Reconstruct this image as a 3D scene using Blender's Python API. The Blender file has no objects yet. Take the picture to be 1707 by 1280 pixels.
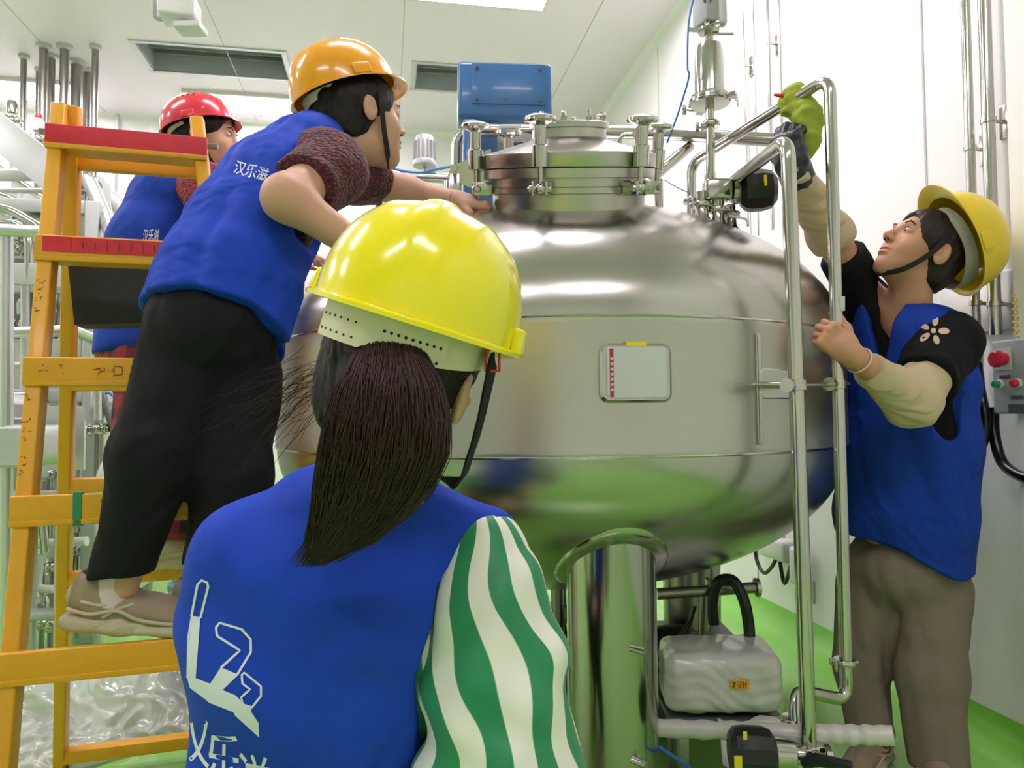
import bpy, bmesh, math, random
import numpy as np
from mathutils import Vector, Matrix
from mathutils.bvhtree import BVHTree

random.seed(7)
SC = bpy.context.scene
COL = SC.collection

# ---------------------------------------------------------------- camera
F_PX = 1200.0
CAM = Vector((0.0, 0.0, 1.03))
YAW, PITCH, ROLL = math.radians(10.0), math.radians(2.2), math.radians(0.5)
_f0 = Vector((math.sin(YAW) * math.cos(PITCH), math.cos(YAW) * math.cos(PITCH), math.sin(PITCH)))
_r0 = _f0.cross(Vector((0, 0, 1))).normalized()
_u0 = _r0.cross(_f0).normalized()
FW = _f0
RT = (_r0 * math.cos(ROLL) - _u0 * math.sin(ROLL)).normalized()
UP = (_u0 * math.cos(ROLL) + _r0 * math.sin(ROLL)).normalized()
cam_data = bpy.data.cameras.new('camera')
cam_data.sensor_width = 36.0
cam_data.lens = F_PX * 36.0 / 1707.0
cam_data.clip_start = 0.02
cam = bpy.data.objects.new('camera', cam_data)
COL.objects.link(cam)
cam.matrix_world = Matrix(((RT.x, UP.x, -FW.x, CAM.x), (RT.y, UP.y, -FW.y, CAM.y),
                           (RT.z, UP.z, -FW.z, CAM.z), (0, 0, 0, 1)))
SC.camera = cam

# ---------------------------------------------------------------- world, exposure
world = bpy.data.worlds.new('world')
SC.world = world
world.use_nodes = True
world.node_tree.nodes['Background'].inputs[0].default_value = (0.9, 0.95, 1.0, 1)
world.node_tree.nodes['Background'].inputs[1].default_value = 0.3
SC.view_settings.view_transform = 'Standard'
SC.view_settings.look = 'None'
SC.view_settings.gamma = 1.0
SC.view_settings.exposure = 0.35
SC.view_settings.use_curve_mapping = False
LAMP_STRENGTH = 17.0

CEIL = 3.5
WALL_R = 1.8
WALL_B = 6.3
WALL_L = -5.2
WALL_F = -3.2


def P(px, py, d):
    """World point at pixel (px,py) of the photograph and distance d along the camera axis."""
    return CAM + FW * d + RT * ((px - 853.5) / F_PX * d) + UP * ((640.0 - py) / F_PX * d)


def ray(px, py):
    return (FW + RT * ((px - 853.5) / F_PX) + UP * ((640.0 - py) / F_PX))


def on_x(px, py, x):
    r = ray(px, py)
    return CAM + r * ((x - CAM.x) / r.x)


def on_z(px, py, z):
    r = ray(px, py)
    return CAM + r * ((z - CAM.z) / r.z)


def on_y(px, py, y):
    r = ray(px, py)
    return CAM + r * ((y - CAM.y) / r.y)


# ---------------------------------------------------------------- materials
def lin(c):
    return tuple(((x / 255.0) / 12.92 if x / 255.0 <= 0.04045 else ((x / 255.0 + 0.055) / 1.055) ** 2.4) for x in c) + (1.0,)


def mat(name, rgb, rough=0.5, metal=0.0, bump=0.0, bscale=60.0, var=0.0, vscale=8.0, coat=0.0, spec=0.5,
        stretch=(1, 1, 1), sheen=0.0, aniso=0.0, sss=0.0, trans=0.0, alpha=1.0, fold=0.0, emit=0.0, emit_rgb=None, linear=False, rvar=0.0):
    m = bpy.data.materials.new(name)
    m.use_nodes = True
    nt = m.node_tree
    b = nt.nodes['Principled BSDF']
    c = rgb if linear else lin(rgb)
    if len(c) == 3:
        c = tuple(c) + (1.0,)
    b.inputs['Base Color'].default_value = c
    b.inputs['Roughness'].default_value = rough
    b.inputs['Metallic'].default_value = metal
    b.inputs['Coat Weight'].default_value = coat
    b.inputs['Coat Roughness'].default_value = 0.08
    b.inputs['Specular IOR Level'].default_value = spec
    b.inputs['Sheen Weight'].default_value = sheen
    b.inputs['Transmission Weight'].default_value = trans
    b.inputs['Alpha'].default_value = alpha
    if sss:
        b.inputs['Subsurface Weight'].default_value = sss
        b.inputs['Subsurface Radius'].default_value = (0.012, 0.005, 0.003)
        b.inputs['Subsurface Scale'].default_value = 1.0
    if emit:
        b.inputs['Emission Color'].default_value = (emit_rgb or (1, 1, 1)) + (1.0,)
        b.inputs['Emission Strength'].default_value = emit
    if bump or var or rvar:
        tc = nt.nodes.new('ShaderNodeTexCoord')
        mp = nt.nodes.new('ShaderNodeMapping')
        mp.inputs['Scale'].default_value = stretch
        nt.links.new(tc.outputs['Object'], mp.inputs['Vector'])
    if bump:
        n = nt.nodes.new('ShaderNodeTexNoise')
        n.inputs['Scale'].default_value = bscale
        n.inputs['Detail'].default_value = 5
        nt.links.new(mp.outputs['Vector'], n.inputs['Vector'])
        bp = nt.nodes.new('ShaderNodeBump')
        bp.inputs['Strength'].default_value = bump
        bp.inputs['Distance'].default_value = 0.004
        nt.links.new(n.outputs['Fac'], bp.inputs['Height'])
        nt.links.new(bp.outputs['Normal'], b.inputs['Normal'])
    if fold:
        n = nt.nodes.new('ShaderNodeTexNoise')
        n.inputs['Scale'].default_value = 6
        n.inputs['Detail'].default_value = 1.5
        n.inputs['Distortion'].default_value = 1.6
        nt.links.new(mp.outputs['Vector'], n.inputs['Vector'])
        b2 = nt.nodes.new('ShaderNodeBump')
        b2.inputs['Strength'].default_value = fold
        b2.inputs['Distance'].default_value = 0.035
        nt.links.new(n.outputs['Fac'], b2.inputs['Height'])
        nt.links.new(b2.outputs['Normal'], bp.inputs['Normal'])
    if var:
        n2 = nt.nodes.new('ShaderNodeTexNoise')
        n2.inputs['Scale'].default_value = vscale
        n2.inputs['Detail'].default_value = 4
        nt.links.new(mp.outputs['Vector'], n2.inputs['Vector'])
        mx = nt.nodes.new('ShaderNodeMix')
        mx.data_type = 'RGBA'
        mx.inputs['A'].default_value = tuple(x * (1 - var) for x in c[:3]) + (1,)
        mx.inputs['B'].default_value = tuple(min(1, x * (1 + var)) for x in c[:3]) + (1,)
        nt.links.new(n2.outputs['Fac'], mx.inputs['Factor'])
        nt.links.new(mx.outputs['Result'], b.inputs['Base Color'])
    if rvar:
        n3 = nt.nodes.new('ShaderNodeTexNoise')
        n3.inputs['Scale'].default_value = vscale
        nt.links.new(mp.outputs['Vector'], n3.inputs['Vector'])
        mr = nt.nodes.new('ShaderNodeMapRange')
        mr.inputs['To Min'].default_value = max(0.02, rough - rvar)
        mr.inputs['To Max'].default_value = rough + rvar
        nt.links.new(n3.outputs['Fac'], mr.inputs['Value'])
        nt.links.new(mr.outputs['Result'], b.inputs['Roughness'])
    if aniso:
        b.inputs['Anisotropic'].default_value = aniso
        tg = nt.nodes.new('ShaderNodeTangent')
        tg.direction_type = 'RADIAL'
        tg.axis = 'Z'
        nt.links.new(tg.outputs['Tangent'], b.inputs['Tangent'])
    return m


M = {}
M['wall'] = mat('wall_white', (242, 242, 238), 0.35, var=0.02, vscale=1.5, spec=0.4)
M['ceiling'] = mat('ceiling_white', (238, 228, 236), 0.5, var=0.02, vscale=1.0)
M['groove'] = mat('panel_joint', (190, 192, 188), 0.6)
M['floor'] = mat('green_epoxy', (150, 208, 104), 0.14, bump=0.03, bscale=12, var=0.06, vscale=2.0, coat=0.4)
M['cove'] = mat('green_cove', (132, 204, 78), 0.2, var=0.04, coat=0.3)
M['steel'] = mat('stainless_steel', (196, 193, 187), 0.16, 1.0, bump=0.02, bscale=90, rvar=0.04, vscale=6)
M['steel_dark'] = mat('worn_steel', (150, 147, 141), 0.28, 1.0, bump=0.03, bscale=60)
M['steel_tank'] = mat('brushed_tank_steel', (190, 187, 179), 0.30, 1.0, bump=0.025, bscale=26, stretch=(1, 1, 14), aniso=0.55, rvar=0.05, vscale=3)
M['steel_head'] = mat('polished_tank_head', (186, 184, 177), 0.24, 1.0, bump=0.02, bscale=20, stretch=(1, 1, 8), rvar=0.03, vscale=4, aniso=0.4)
M['steel_leg'] = mat('polished_leg_steel', (172, 172, 162), 0.17, 1.0, bump=0.02, bscale=18, stretch=(1, 1, 0.2))
M['alu'] = mat('light_frame_steel', (206, 206, 203), 0.38, 0.8, bump=0.02)
M['galv'] = mat('pale_skid_metal', (196, 197, 196), 0.45, 0.5, var=0.06)
M['white_plastic'] = mat('white_plastic', (222, 222, 218), 0.35)
M['grey_plastic'] = mat('grey_plastic', (168, 170, 170), 0.42)
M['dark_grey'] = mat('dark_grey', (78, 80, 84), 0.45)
M['black'] = mat('black_plastic', (22, 23, 27), 0.38)
M['black_rubber'] = mat('black_rubber_hose', (16, 17, 20), 0.25, bump=0.05)
M['blue_box'] = mat('blue_paint', (52, 104, 158), 0.28, coat=0.25, var=0.04)
M['blue_hose'] = mat('blue_air_hose', (60, 130, 215), 0.3)
M['ladder'] = mat('ladder_yellow', (232, 166, 28), 0.42, bump=0.08, bscale=35, var=0.09, vscale=14, coat=0.1)
M['ladder_red'] = mat('ladder_red_paint', (222, 40, 56), 0.5, bump=0.1, bscale=35, var=0.35, vscale=22)
M['pen'] = mat('pen_marks', (120, 66, 26), 0.7)
M['tape_green'] = mat('green_tape', (36, 140, 96), 0.4, bump=0.1)
M['bag_black'] = mat('black_tray', (36, 39, 42), 0.6, bump=0.05, bscale=30, var=0.15)
M['label_white'] = mat('label_white', (206, 208, 208), 0.4)
M['label_red'] = mat('label_red', (176, 44, 56), 0.5)
M['label_yellow'] = mat('label_yellow', (238, 216, 50), 0.5)
M['label_orange'] = mat('label_orange', (244, 176, 60), 0.5)
M['ink'] = mat('ink', (70, 60, 40), 0.6)
M['btn_red'] = mat('red_button', (212, 36, 62), 0.35)
M['btn_green'] = mat('green_button', (24, 148, 92), 0.35)
M['wire_yellow'] = mat('yellow_wire', (226, 202, 70), 0.4)
M['wrap'] = mat('white_plastic_wrap', (212, 208, 204), 0.28, bump=0.35, bscale=30, sss=0.0, coat=0.3, var=0.05)
M['film'] = mat('clear_plastic_film', (240, 242, 236), 0.12, bump=0.9, bscale=14, trans=0.5, coat=0.6, alpha=.8)
M['vent'] = mat('vent_metal', (176, 178, 182), 0.5, 0.3, var=0.15, vscale=3)
M['lamp'] = mat('lamp_diffuser', (255, 255, 255), 0.4, emit=LAMP_STRENGTH, emit_rgb=(1.0, 0.895, 1.0))
M['skin_a'] = mat('skin_light', (226, 178, 152), 0.5, sss=0.15, bump=0.03, bscale=200, var=0.03)
M['skin_b'] = mat('skin_tan', (208, 160, 134), 0.5, sss=0.15, bump=0.03, bscale=200, var=0.04)
M['skin_d'] = mat('skin_warm', (204, 150, 120), 0.5, sss=0.15, bump=0.03, bscale=200, var=0.05)
M['vest'] = mat('royal_blue_vest', (20, 66, 190), 0.75, bump=0.14, bscale=420, spec=.3, var=0.05, vscale=5, fold=.55)
M['vest_shaded'] = mat('shaded_blue_vest', (16, 58, 164), 0.78, bump=0.14, bscale=420, spec=.3, var=0.05, vscale=5, fold=.55)  # same vest fabric, with shade put into a darker base colour
M['print'] = mat('white_vest_print', (226, 230, 240), 0.6)
M['black_cloth'] = mat('black_cloth', (14, 14, 18), 0.85, bump=0.15, bscale=260, spec=.25, fold=.5)
M['trouser_black'] = mat('black_trousers', (16, 16, 22), 0.82, bump=0.12, bscale=160, spec=.3, var=0.1, fold=.6)
M['trouser_grey'] = mat('grey_brown_trousers', (138, 122, 110), 0.78, bump=0.1, bscale=200, spec=.3, var=0.05, fold=.35)
M['shoe'] = mat('beige_sneaker', (158, 138, 116), 0.7, bump=0.25, bscale=70, var=0.12, vscale=25)
M['sole'] = mat('cream_sole', (196, 180, 152), 0.6, bump=0.1, bscale=40, var=0.1)
M['sock'] = mat('pale_pink_sock', (224, 200, 200), 0.85, bump=0.2, bscale=200)
M['sleeve_beige'] = mat('beige_arm_sleeve', (206, 184, 150), 0.75, bump=0.08, bscale=250, var=0.03)
M['glove'] = mat('black_rubber_glove', (34, 38, 48), 0.35, bump=0.1, bscale=60)
M['cloth_green'] = mat('lime_cleaning_cloth', (164, 178, 62), 0.85, bump=0.3, bscale=180, var=0.12, vscale=20)
M['helmet_y'] = mat('yellow_helmet', (255, 240, 10), 0.2, coat=0.5, sss=0.0)
M['helmet_y2'] = mat('mustard_yellow_helmet', (232, 200, 18), 0.3, coat=0.3)
M['helmet_o'] = mat('amber_helmet', (248, 168, 14), 0.24, coat=0.5)
M['helmet_r'] = mat('red_helmet', (216, 44, 66), 0.26, coat=0.5)
M['band'] = mat('cream_headband', (230, 220, 192), 0.45)
M['band_g'] = mat('grey_headband', (150, 150, 138), 0.45)
M['dark_hole'] = mat('dark_slot', (26, 24, 20), 0.8)
M['strap'] = mat('black_strap', (17, 17, 19), 0.7, bump=0.3, bscale=300)
M['hair'] = mat('dark_brown_hair', (58, 36, 34), 0.42, spec=0.35, var=0.35, vscale=60, stretch=(1, 1, 0.15))
M['hair_black'] = mat('black_hair', (26, 20, 19), 0.42, bump=0.6, bscale=160, stretch=(1, 1, 0.12), spec=0.25)
M['hair_d'] = mat('dark_hair_side', (38, 26, 24), 0.42, bump=0.6, bscale=150, stretch=(1, 1, 0.2), spec=0.3)
M['lip'] = mat('lips', (170, 96, 88), 0.45)
M['eye_white'] = mat('eye_white', (226, 220, 212), 0.2)
M['red_plastic'] = mat('red_buckle', (222, 58, 48), 0.3)


def sweater(name, rgb, dark):
    m = mat(name, rgb, 0.85, sheen=0.2)
    nt = m.node_tree
    b = nt.nodes['Principled BSDF']
    tc = nt.nodes.new('ShaderNodeTexCoord')
    v = nt.nodes.new('ShaderNodeTexVoronoi')
    v.inputs['Scale'].default_value = 110
    mp = nt.nodes.new('ShaderNodeMapping')
    mp.inputs['Scale'].default_value = (1, 1, 1.8)
    nt.links.new(tc.outputs['Object'], mp.inputs['Vector'])
    nt.links.new(mp.outputs['Vector'], v.inputs['Vector'])
    cr = nt.nodes.new('ShaderNodeValToRGB')
    cr.color_ramp.elements[0].position = 0.15
    cr.color_ramp.elements[0].color = lin(rgb)
    cr.color_ramp.elements[1].position = 0.6
    cr.color_ramp.elements[1].color = lin(dark)
    nt.links.new(v.outputs['Distance'], cr.inputs['Fac'])
    nt.links.new(cr.outputs['Color'], b.inputs['Base Color'])
    bp = nt.nodes.new('ShaderNodeBump')
    bp.invert = True
    bp.inputs['Strength'].default_value = 0.8
    bp.inputs['Distance'].default_value = 0.006
    nt.links.new(v.outputs['Distance'], bp.inputs['Height'])
    nt.links.new(bp.outputs['Normal'], b.inputs['Normal'])
    return m


M['sweater_maroon'] = sweater('maroon_textured_knit', (134, 40, 56), (62, 16, 28))
M['sweater_red'] = sweater('red_textured_knit', (196, 56, 64), (120, 26, 36))


def plaid():
    m = mat('maroon_plaid', (96, 18, 32), 0.8, sheen=0.1)
    nt = m.node_tree
    b = nt.nodes['Principled BSDF']
    tc = nt.nodes.new('ShaderNodeTexCoord')
    prev = None
    for i, dr in enumerate(('X', 'Z')):
        w = nt.nodes.new('ShaderNodeTexWave')
        w.bands_direction = dr
        w.inputs['Scale'].default_value = 6 if i == 0 else 5
        w.inputs['Distortion'].default_value = 1.5
        nt.links.new(tc.outputs['Object'], w.inputs['Vector'])
        cr = nt.nodes.new('ShaderNodeValToRGB')
        cr.color_ramp.elements[0].position = 0.35
        cr.color_ramp.elements[0].color = lin((30, 10, 16))
        cr.color_ramp.elements[1].position = 0.6
        cr.color_ramp.elements[1].color = lin((150, 40, 56))
        nt.links.new(w.outputs['Color'], cr.inputs['Fac'])
        if prev is None:
            prev = cr
        else:
            mx = nt.nodes.new('ShaderNodeMix')
            mx.data_type = 'RGBA'
            mx.inputs['Factor'].default_value = 0.5
            nt.links.new(prev.outputs['Color'], mx.inputs['A'])
            nt.links.new(cr.outputs['Color'], mx.inputs['B'])
            nt.links.new(mx.outputs['Result'], b.inputs['Base Color'])
    return m


M['plaid'] = plaid()


def stripes():
    m = mat('green_white_striped_satin', (238, 236, 222), 0.48, sheen=0.15)
    nt = m.node_tree
    b = nt.nodes['Principled BSDF']
    at = nt.nodes.new('ShaderNodeAttribute')
    at.attribute_name = 'stripe'
    fr = nt.nodes.new('ShaderNodeMath')
    fr.operation = 'FRACT'
    nt.links.new(at.outputs['Fac'], fr.inputs[0])
    cr = nt.nodes.new('ShaderNodeValToRGB')
    cr.color_ramp.interpolation = 'LINEAR'
    e = cr.color_ramp.elements
    e[0].position = 0.48
    e[0].color = lin((240, 240, 226))
    e[1].position = 0.50
    e[1].color = lin((30, 138, 88))
    a = cr.color_ramp.elements.new(0.98)
    a.color = lin((30, 138, 88))
    a = cr.color_ramp.elements.new(1.0)
    a.color = lin((240, 240, 226))
    nt.links.new(fr.outputs['Value'], cr.inputs['Fac'])
    nt.links.new(cr.outputs['Color'], b.inputs['Base Color'])
    return m


M['stripes'] = stripes()

# ---------------------------------------------------------------- object helpers
ORG = {}


def empty(name, loc, label=None, cat=None, group=None):
    o = bpy.data.objects.new(name, None)
    COL.objects.link(o)
    o.location = loc
    o.empty_display_size = 0.05
    ORG[o.name] = Vector(loc)
    if label:
        o['label'] = label
    if cat:
        o['category'] = cat
    if group:
        o['group'] = group
    return o


def tag(o, label=None, cat=None, group=None, kind=None):
    if label:
        o['label'] = label
    if cat:
        o['category'] = cat
    if group:
        o['group'] = group
    if kind:
        o['kind'] = kind
    return o


def link_mesh(name, verts, faces, m, parent=None, smooth=True, angle=None):
    verts = np.asarray([tuple(v) for v in verts], dtype=np.float64) if not isinstance(verts, np.ndarray) else verts.astype(np.float64)
    if parent is not None:
        org = ORG[parent.name]
    else:
        mn, mx = verts.min(0), verts.max(0)
        org = Vector(((mn[0] + mx[0]) / 2, (mn[1] + mx[1]) / 2, mn[2]))
    loc = verts - np.array(org)
    me = bpy.data.meshes.new(name)
    if isinstance(faces, np.ndarray):
        nf, k = faces.shape
        me.vertices.add(len(loc))
        me.vertices.foreach_set('co', loc.ravel())
        me.loops.add(nf * k)
        me.polygons.add(nf)
        me.loops.foreach_set('vertex_index', faces.ravel().astype(np.int32))
        me.polygons.foreach_set('loop_start', np.arange(0, nf * k, k, dtype=np.int32))
        me.update(calc_edges=True)
    else:
        me.from_pydata([tuple(v) for v in loc], [], faces)
        me.update()
    if smooth:
        me.polygons.foreach_set('use_smooth', [True] * len(me.polygons))
        if angle:
            me.set_sharp_from_angle(angle=math.radians(angle))
    me.materials.append(m)
    o = bpy.data.objects.new(name, me)
    COL.objects.link(o)
    if parent is not None:
        o.parent = parent
    else:
        o.location = org
    ORG[o.name] = Vector(org)
    return o


def fillet(pts, rb, n=6):
    pts = [Vector(p) for p in pts]
    out = [pts[0]]
    for i in range(1, len(pts) - 1):
        a, b, c = pts[i - 1], pts[i], pts[i + 1]
        d1, d2 = (a - b), (c - b)
        l = min(rb, d1.length * 0.49, d2.length * 0.49)
        p1, p2 = b + d1.normalized() * l, b + d2.normalized() * l
        for k in range(n + 1):
            t = k / n
            out.append(p1 * (1 - t) ** 2 + b * 2 * t * (1 - t) + p2 * t * t)
    out.append(pts[-1])
    return out


def spline(pts, n=8):
    pts = [Vector(p) for p in pts]
    q = [pts[0] * 2 - pts[1]] + pts + [pts[-1] * 2 - pts[-2]]
    out = []
    for i in range(1, len(q) - 2):
        for k in range(n):
            t = k / n
            a, b, c, d = q[i - 1], q[i], q[i + 1], q[i + 2]
            out.append(0.5 * ((2 * b) + (c - a) * t + (2 * a - 5 * b + 4 * c - d) * t * t + (3 * b - a - 3 * c + d) * t ** 3))
    out.append(pts[-1])
    return out


def perp(d):
    d = Vector(d).normalized()
    h = Vector((0, 0, 1)) if abs(d.z) < 0.9 else Vector((1, 0, 0))
    s = d.cross(h).normalized()
    return s, d.cross(s).normalized()


class MB:
    """Collects shapes into one mesh."""

    def __init__(self):
        self.v = []
        self.f = []

    def add(self, vs, fs):
        o = len(self.v)
        self.v += [Vector(v) for v in vs]
        self.f += [tuple(i + o for i in f) for f in fs]
        return self

    def box(self, c, s, ax=None, bev=0.0):
        """centre, full sizes, axes (3 vectors); bevelled corners when bev>0"""
        ax = ax or (Vector((1, 0, 0)), Vector((0, 1, 0)), Vector((0, 0, 1)))
        ax = [Vector(a).normalized() for a in ax]
        c = Vector(c)
        h = [x / 2 for x in s]
        if bev <= 0:
            vs = [c + ax[0] * h[0] * i + ax[1] * h[1] * j + ax[2] * h[2] * k for i in (-1, 1) for j in (-1, 1) for k in (-1, 1)]
            fs = [(0, 1, 3, 2), (4, 6, 7, 5), (0, 4, 5, 1), (2, 3, 7, 6), (0, 2, 6, 4), (1, 5, 7, 3)]
            return self.add(vs, fs)
        bm = bmesh.new()
        bmesh.ops.create_cube(bm, size=1.0)
        for v in bm.verts:
            v.co = Vector((v.co.x * s[0], v.co.y * s[1], v.co.z * s[2]))
        bmesh.ops.bevel(bm, geom=bm.edges[:], offset=min(bev, min(s) * 0.45), segments=3, profile=0.5, affect='EDGES')
        bm.verts.index_update()
        self.add([c + ax[0] * v.co.x + ax[1] * v.co.y + ax[2] * v.co.z for v in bm.verts], [tuple(w.index for w in f.verts) for f in bm.faces])
        bm.free()
        return self

    def bar(self, a, b, w, h, side=None, bev=0.0):
        a, b = Vector(a), Vector(b)
        d = (b - a).normalized()
        if side is None:
            s, t = perp(d)
        else:
            s = Vector(side)
            s = (s - d * s.dot(d)).normalized()
            t = d.cross(s)
        return self.box((a + b) / 2, ((b - a).length, w, h), (d, s, t), bev)

    def tube(self, pts, r, seg=16, caps=True):
        pts = [Vector(p) for p in pts]
        rs = r if isinstance(r, (list, tuple)) else [r] * len(pts)
        n = len(pts)
        d0 = (pts[1] - pts[0]).normalized()
        s, t = perp(d0)
        vs, fs = [], []
        for i, p in enumerate(pts):
            if i == 0:
                d = d0
            elif i == n - 1:
                d = (pts[-1] - pts[-2]).normalized()
            else:
                d = ((pts[i + 1] - p).normalized() + (p - pts[i - 1]).normalized()).normalized()
            s = (s - d * s.dot(d)).normalized()
            t = d.cross(s)
            for k in range(seg):
                a = 2 * math.pi * k / seg
                vs.append(p + (s * math.cos(a) + t * math.sin(a)) * rs[i])
        for i in range(n - 1):
            for k in range(seg):
                k2 = (k + 1) % seg
                fs.append((i * seg + k, i * seg + k2, (i + 1) * seg + k2, (i + 1) * seg + k))
        if caps:
            fs.append(tuple(range(seg))[::-1])
            fs.append(tuple((n - 1) * seg + k for k in range(seg)))
        return self.add(vs, fs)

    def lathe(self, prof, c, axis=(0, 0, 1), seg=32, side=None):
        """prof: list of (radius, height along the axis)"""
        c = Vector(c)
        d = Vector(axis).normalized()
        s, t = perp(d)
        if side is not None:
            s = Vector(side)
            s = (s - d * s.dot(d)).normalized()
            t = d.cross(s)
        vs, fs = [], []
        for r, h in prof:
            for k in range(seg):
                a = 2 * math.pi * k / seg
                vs.append(c + d * h + (s * math.cos(a) + t * math.sin(a)) * r)
        for i in range(len(prof) - 1):
            for k in range(seg):
                k2 = (k + 1) % seg
                fs.append((i * seg + k, i * seg + k2, (i + 1) * seg + k2, (i + 1) * seg + k))
        if prof[0][0] > 1e-6:
            fs.append(tuple(range(seg))[::-1])
        if prof[-1][0] > 1e-6:
            fs.append(tuple((len(prof) - 1) * seg + k for k in range(seg)))
        return self.add(vs, fs)

    def ring(self, c, axis, R, r, seg=28, s2=8, ellipse=1.0, side=None):
        c = Vector(c)
        d = Vector(axis).normalized()
        s, t = perp(d)
        if side is not None:
            s = Vector(side)
            s = (s - d * s.dot(d)).normalized()
            t = d.cross(s)
        vs, fs = [], []
        for i in range(seg):
            a = 2 * math.pi * i / seg
            o = s * math.cos(a) + t * math.sin(a) * ellipse
            for k in range(s2):
                b = 2 * math.pi * k / s2
                vs.append(c + o * (R + r * math.cos(b)) + d * r * math.sin(b))
        for i in range(seg):
            for k in range(s2):
                i2, k2 = (i + 1) % seg, (k + 1) % s2
                fs.append((i * s2 + k, i2 * s2 + k, i2 * s2 + k2, i * s2 + k2))
        return self.add(vs, fs)

    def ball(self, c, r, ax=None, seg=16):
        c = Vector(c)
        rr = r if isinstance(r, (tuple, list)) else (r, r, r)
        ax = ax or (Vector((1, 0, 0)), Vector((0, 1, 0)), Vector((0, 0, 1)))
        vs, fs = [], []
        n = seg // 2
        for i in range(n + 1):
            th = math.pi * i / n
            for k in range(seg):
                a = 2 * math.pi * k / seg
                vs.append(c + ax[0] * rr[0] * math.sin(th) * math.cos(a) + ax[1] * rr[1] * math.sin(th) * math.sin(a) + ax[2] * rr[2] * math.cos(th))
        for i in range(n):
            for k in range(seg):
                k2 = (k + 1) % seg
                fs.append((i * seg + k, (i + 1) * seg + k, (i + 1) * seg + k2, i * seg + k2))
        return self.add(vs, fs)

    def build(self, name, m, parent=None, smooth=True, angle=32):
        me_v, me_f = self.v, self.f
        bm = bmesh.new()
        bv = [bm.verts.new(v) for v in me_v]
        for f in me_f:
            try:
                bm.faces.new([bv[i] for i in f])
            except ValueError:
                pass
        bmesh.ops.remove_doubles(bm, verts=bm.verts[:], dist=1e-6)
        bmesh.ops.recalc_face_normals(bm, faces=bm.faces[:])
        bm.verts.index_update()
        vs = [v.co.copy() for v in bm.verts]
        fs = [tuple(v.index for v in f.verts) for f in bm.faces]
        bm.free()
        return link_mesh(name, vs, fs, m, parent, smooth, angle)


def struct(o):
    o['kind'] = 'structure'
    return o


def tri_clamp(mb, c, axis, r, wing=True, seed=0):
    """sanitary clamp: ring of two flanges with a wing nut"""
    c = Vector(c)
    d = Vector(axis).normalized()
    mb.lathe([(r, -0.008), (r * 1.55, -0.007), (r * 1.7, -0.003), (r * 1.7, 0.003), (r * 1.55, 0.007), (r, 0.008)], c, d, 20)
    if wing:
        s, t = perp(d)
        a = seed * 1.3
        o = s * math.cos(a) + t * math.sin(a)
        q = c + o * r * 1.8
        mb.box(q, (r * 0.9, r * 0.7, 0.014), (o, d.cross(o), d), 0.002)
        mb.tube([q + d.cross(o) * r * 0.3, q + d.cross(o) * r * 1.5], 0.003, 8)
        w = q + d.cross(o) * r * 1.5
        mb.box(w + d * 0.006, (0.004, 0.012, 0.016), (o, d.cross(o), d), 0.001)
        mb.box(w - d * 0.006, (0.004, 0.012, 0.016), (o, d.cross(o), d), 0.001)
        mb.ball(c - o * r * 1.75, 0.005, seg=8)


# ---------------------------------------------------------------- text / flat marks on a surface
def flat_poly(polys, strokes=None, texts=None):
    """2-D shapes in pixel space -> (verts2d, faces)"""
    V2, Fc = [], []
    for poly in polys or []:
        bm = bmesh.new()
        vs = [bm.verts.new((p[0], p[1], 0)) for p in poly]
        f = bm.faces.new(vs)
        bmesh.ops.triangulate(bm, faces=[f])
        for _ in range(4):
            long_e = [e for e in bm.edges if e.calc_length() > 14]
            if not long_e:
                break
            bmesh.ops.subdivide_edges(bm, edges=long_e, cuts=1)
            bmesh.ops.triangulate(bm, faces=bm.faces[:])
        bm.verts.index_update()
        o = len(V2)
        V2 += [(v.co.x, v.co.y) for v in bm.verts]
        Fc += [tuple(o + v.index for v in f.verts) for f in bm.faces]
        bm.free()
    for pts, w in strokes or []:
        den = []
        for a, b in zip(pts[:-1], pts[1:]):
            L = math.hypot(b[0] - a[0], b[1] - a[1])
            n = max(1, int(L / 6))
            for k in range(n):
                den.append((a[0] + (b[0] - a[0]) * k / n, a[1] + (b[1] - a[1]) * k / n))
        den.append(pts[-1])
        closed = pts[0] == pts[-1]
        o = len(V2)
        n = len(den)
        for i, p in enumerate(den):
            a = den[i - 1] if i > 0 else (den[-2] if closed else p)
            b = den[i + 1] if i < n - 1 else (den[1] if closed else p)
            dx, dy = b[0] - a[0], b[1] - a[1]
            L = math.hypot(dx, dy) or 1
            nx, ny = -dy / L * w / 2, dx / L * w / 2
            V2.append((p[0] + nx, p[1] + ny))
            V2.append((p[0] - nx, p[1] - ny))
        for i in range(n - 1):
            Fc.append((o + 2 * i, o + 2 * i + 1, o + 2 * i + 3, o + 2 * i + 2))
    for s, fn in texts or []:
        cu = bpy.data.curves.new('txt', 'FONT')
        cu.body = s
        cu.size = 1.0
        cu.resolution_u = 3
        cu.offset = 0.007
        to = bpy.data.objects.new('txt', cu)
        COL.objects.link(to)
        bpy.context.view_layer.update()
        me = to.to_mesh()
        o = len(V2)
        vs = [(v.co.x, v.co.y) for v in me.vertices]
        fcs = [tuple(p.vertices) for p in me.polygons]
        to.to_mesh_clear()
        bpy.data.objects.remove(to)
        bpy.data.curves.remove(cu)
        V2 += [fn(*v) for v in vs]
        Fc += [tuple(o + i for i in f) for f in fcs]
    return V2, Fc


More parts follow.
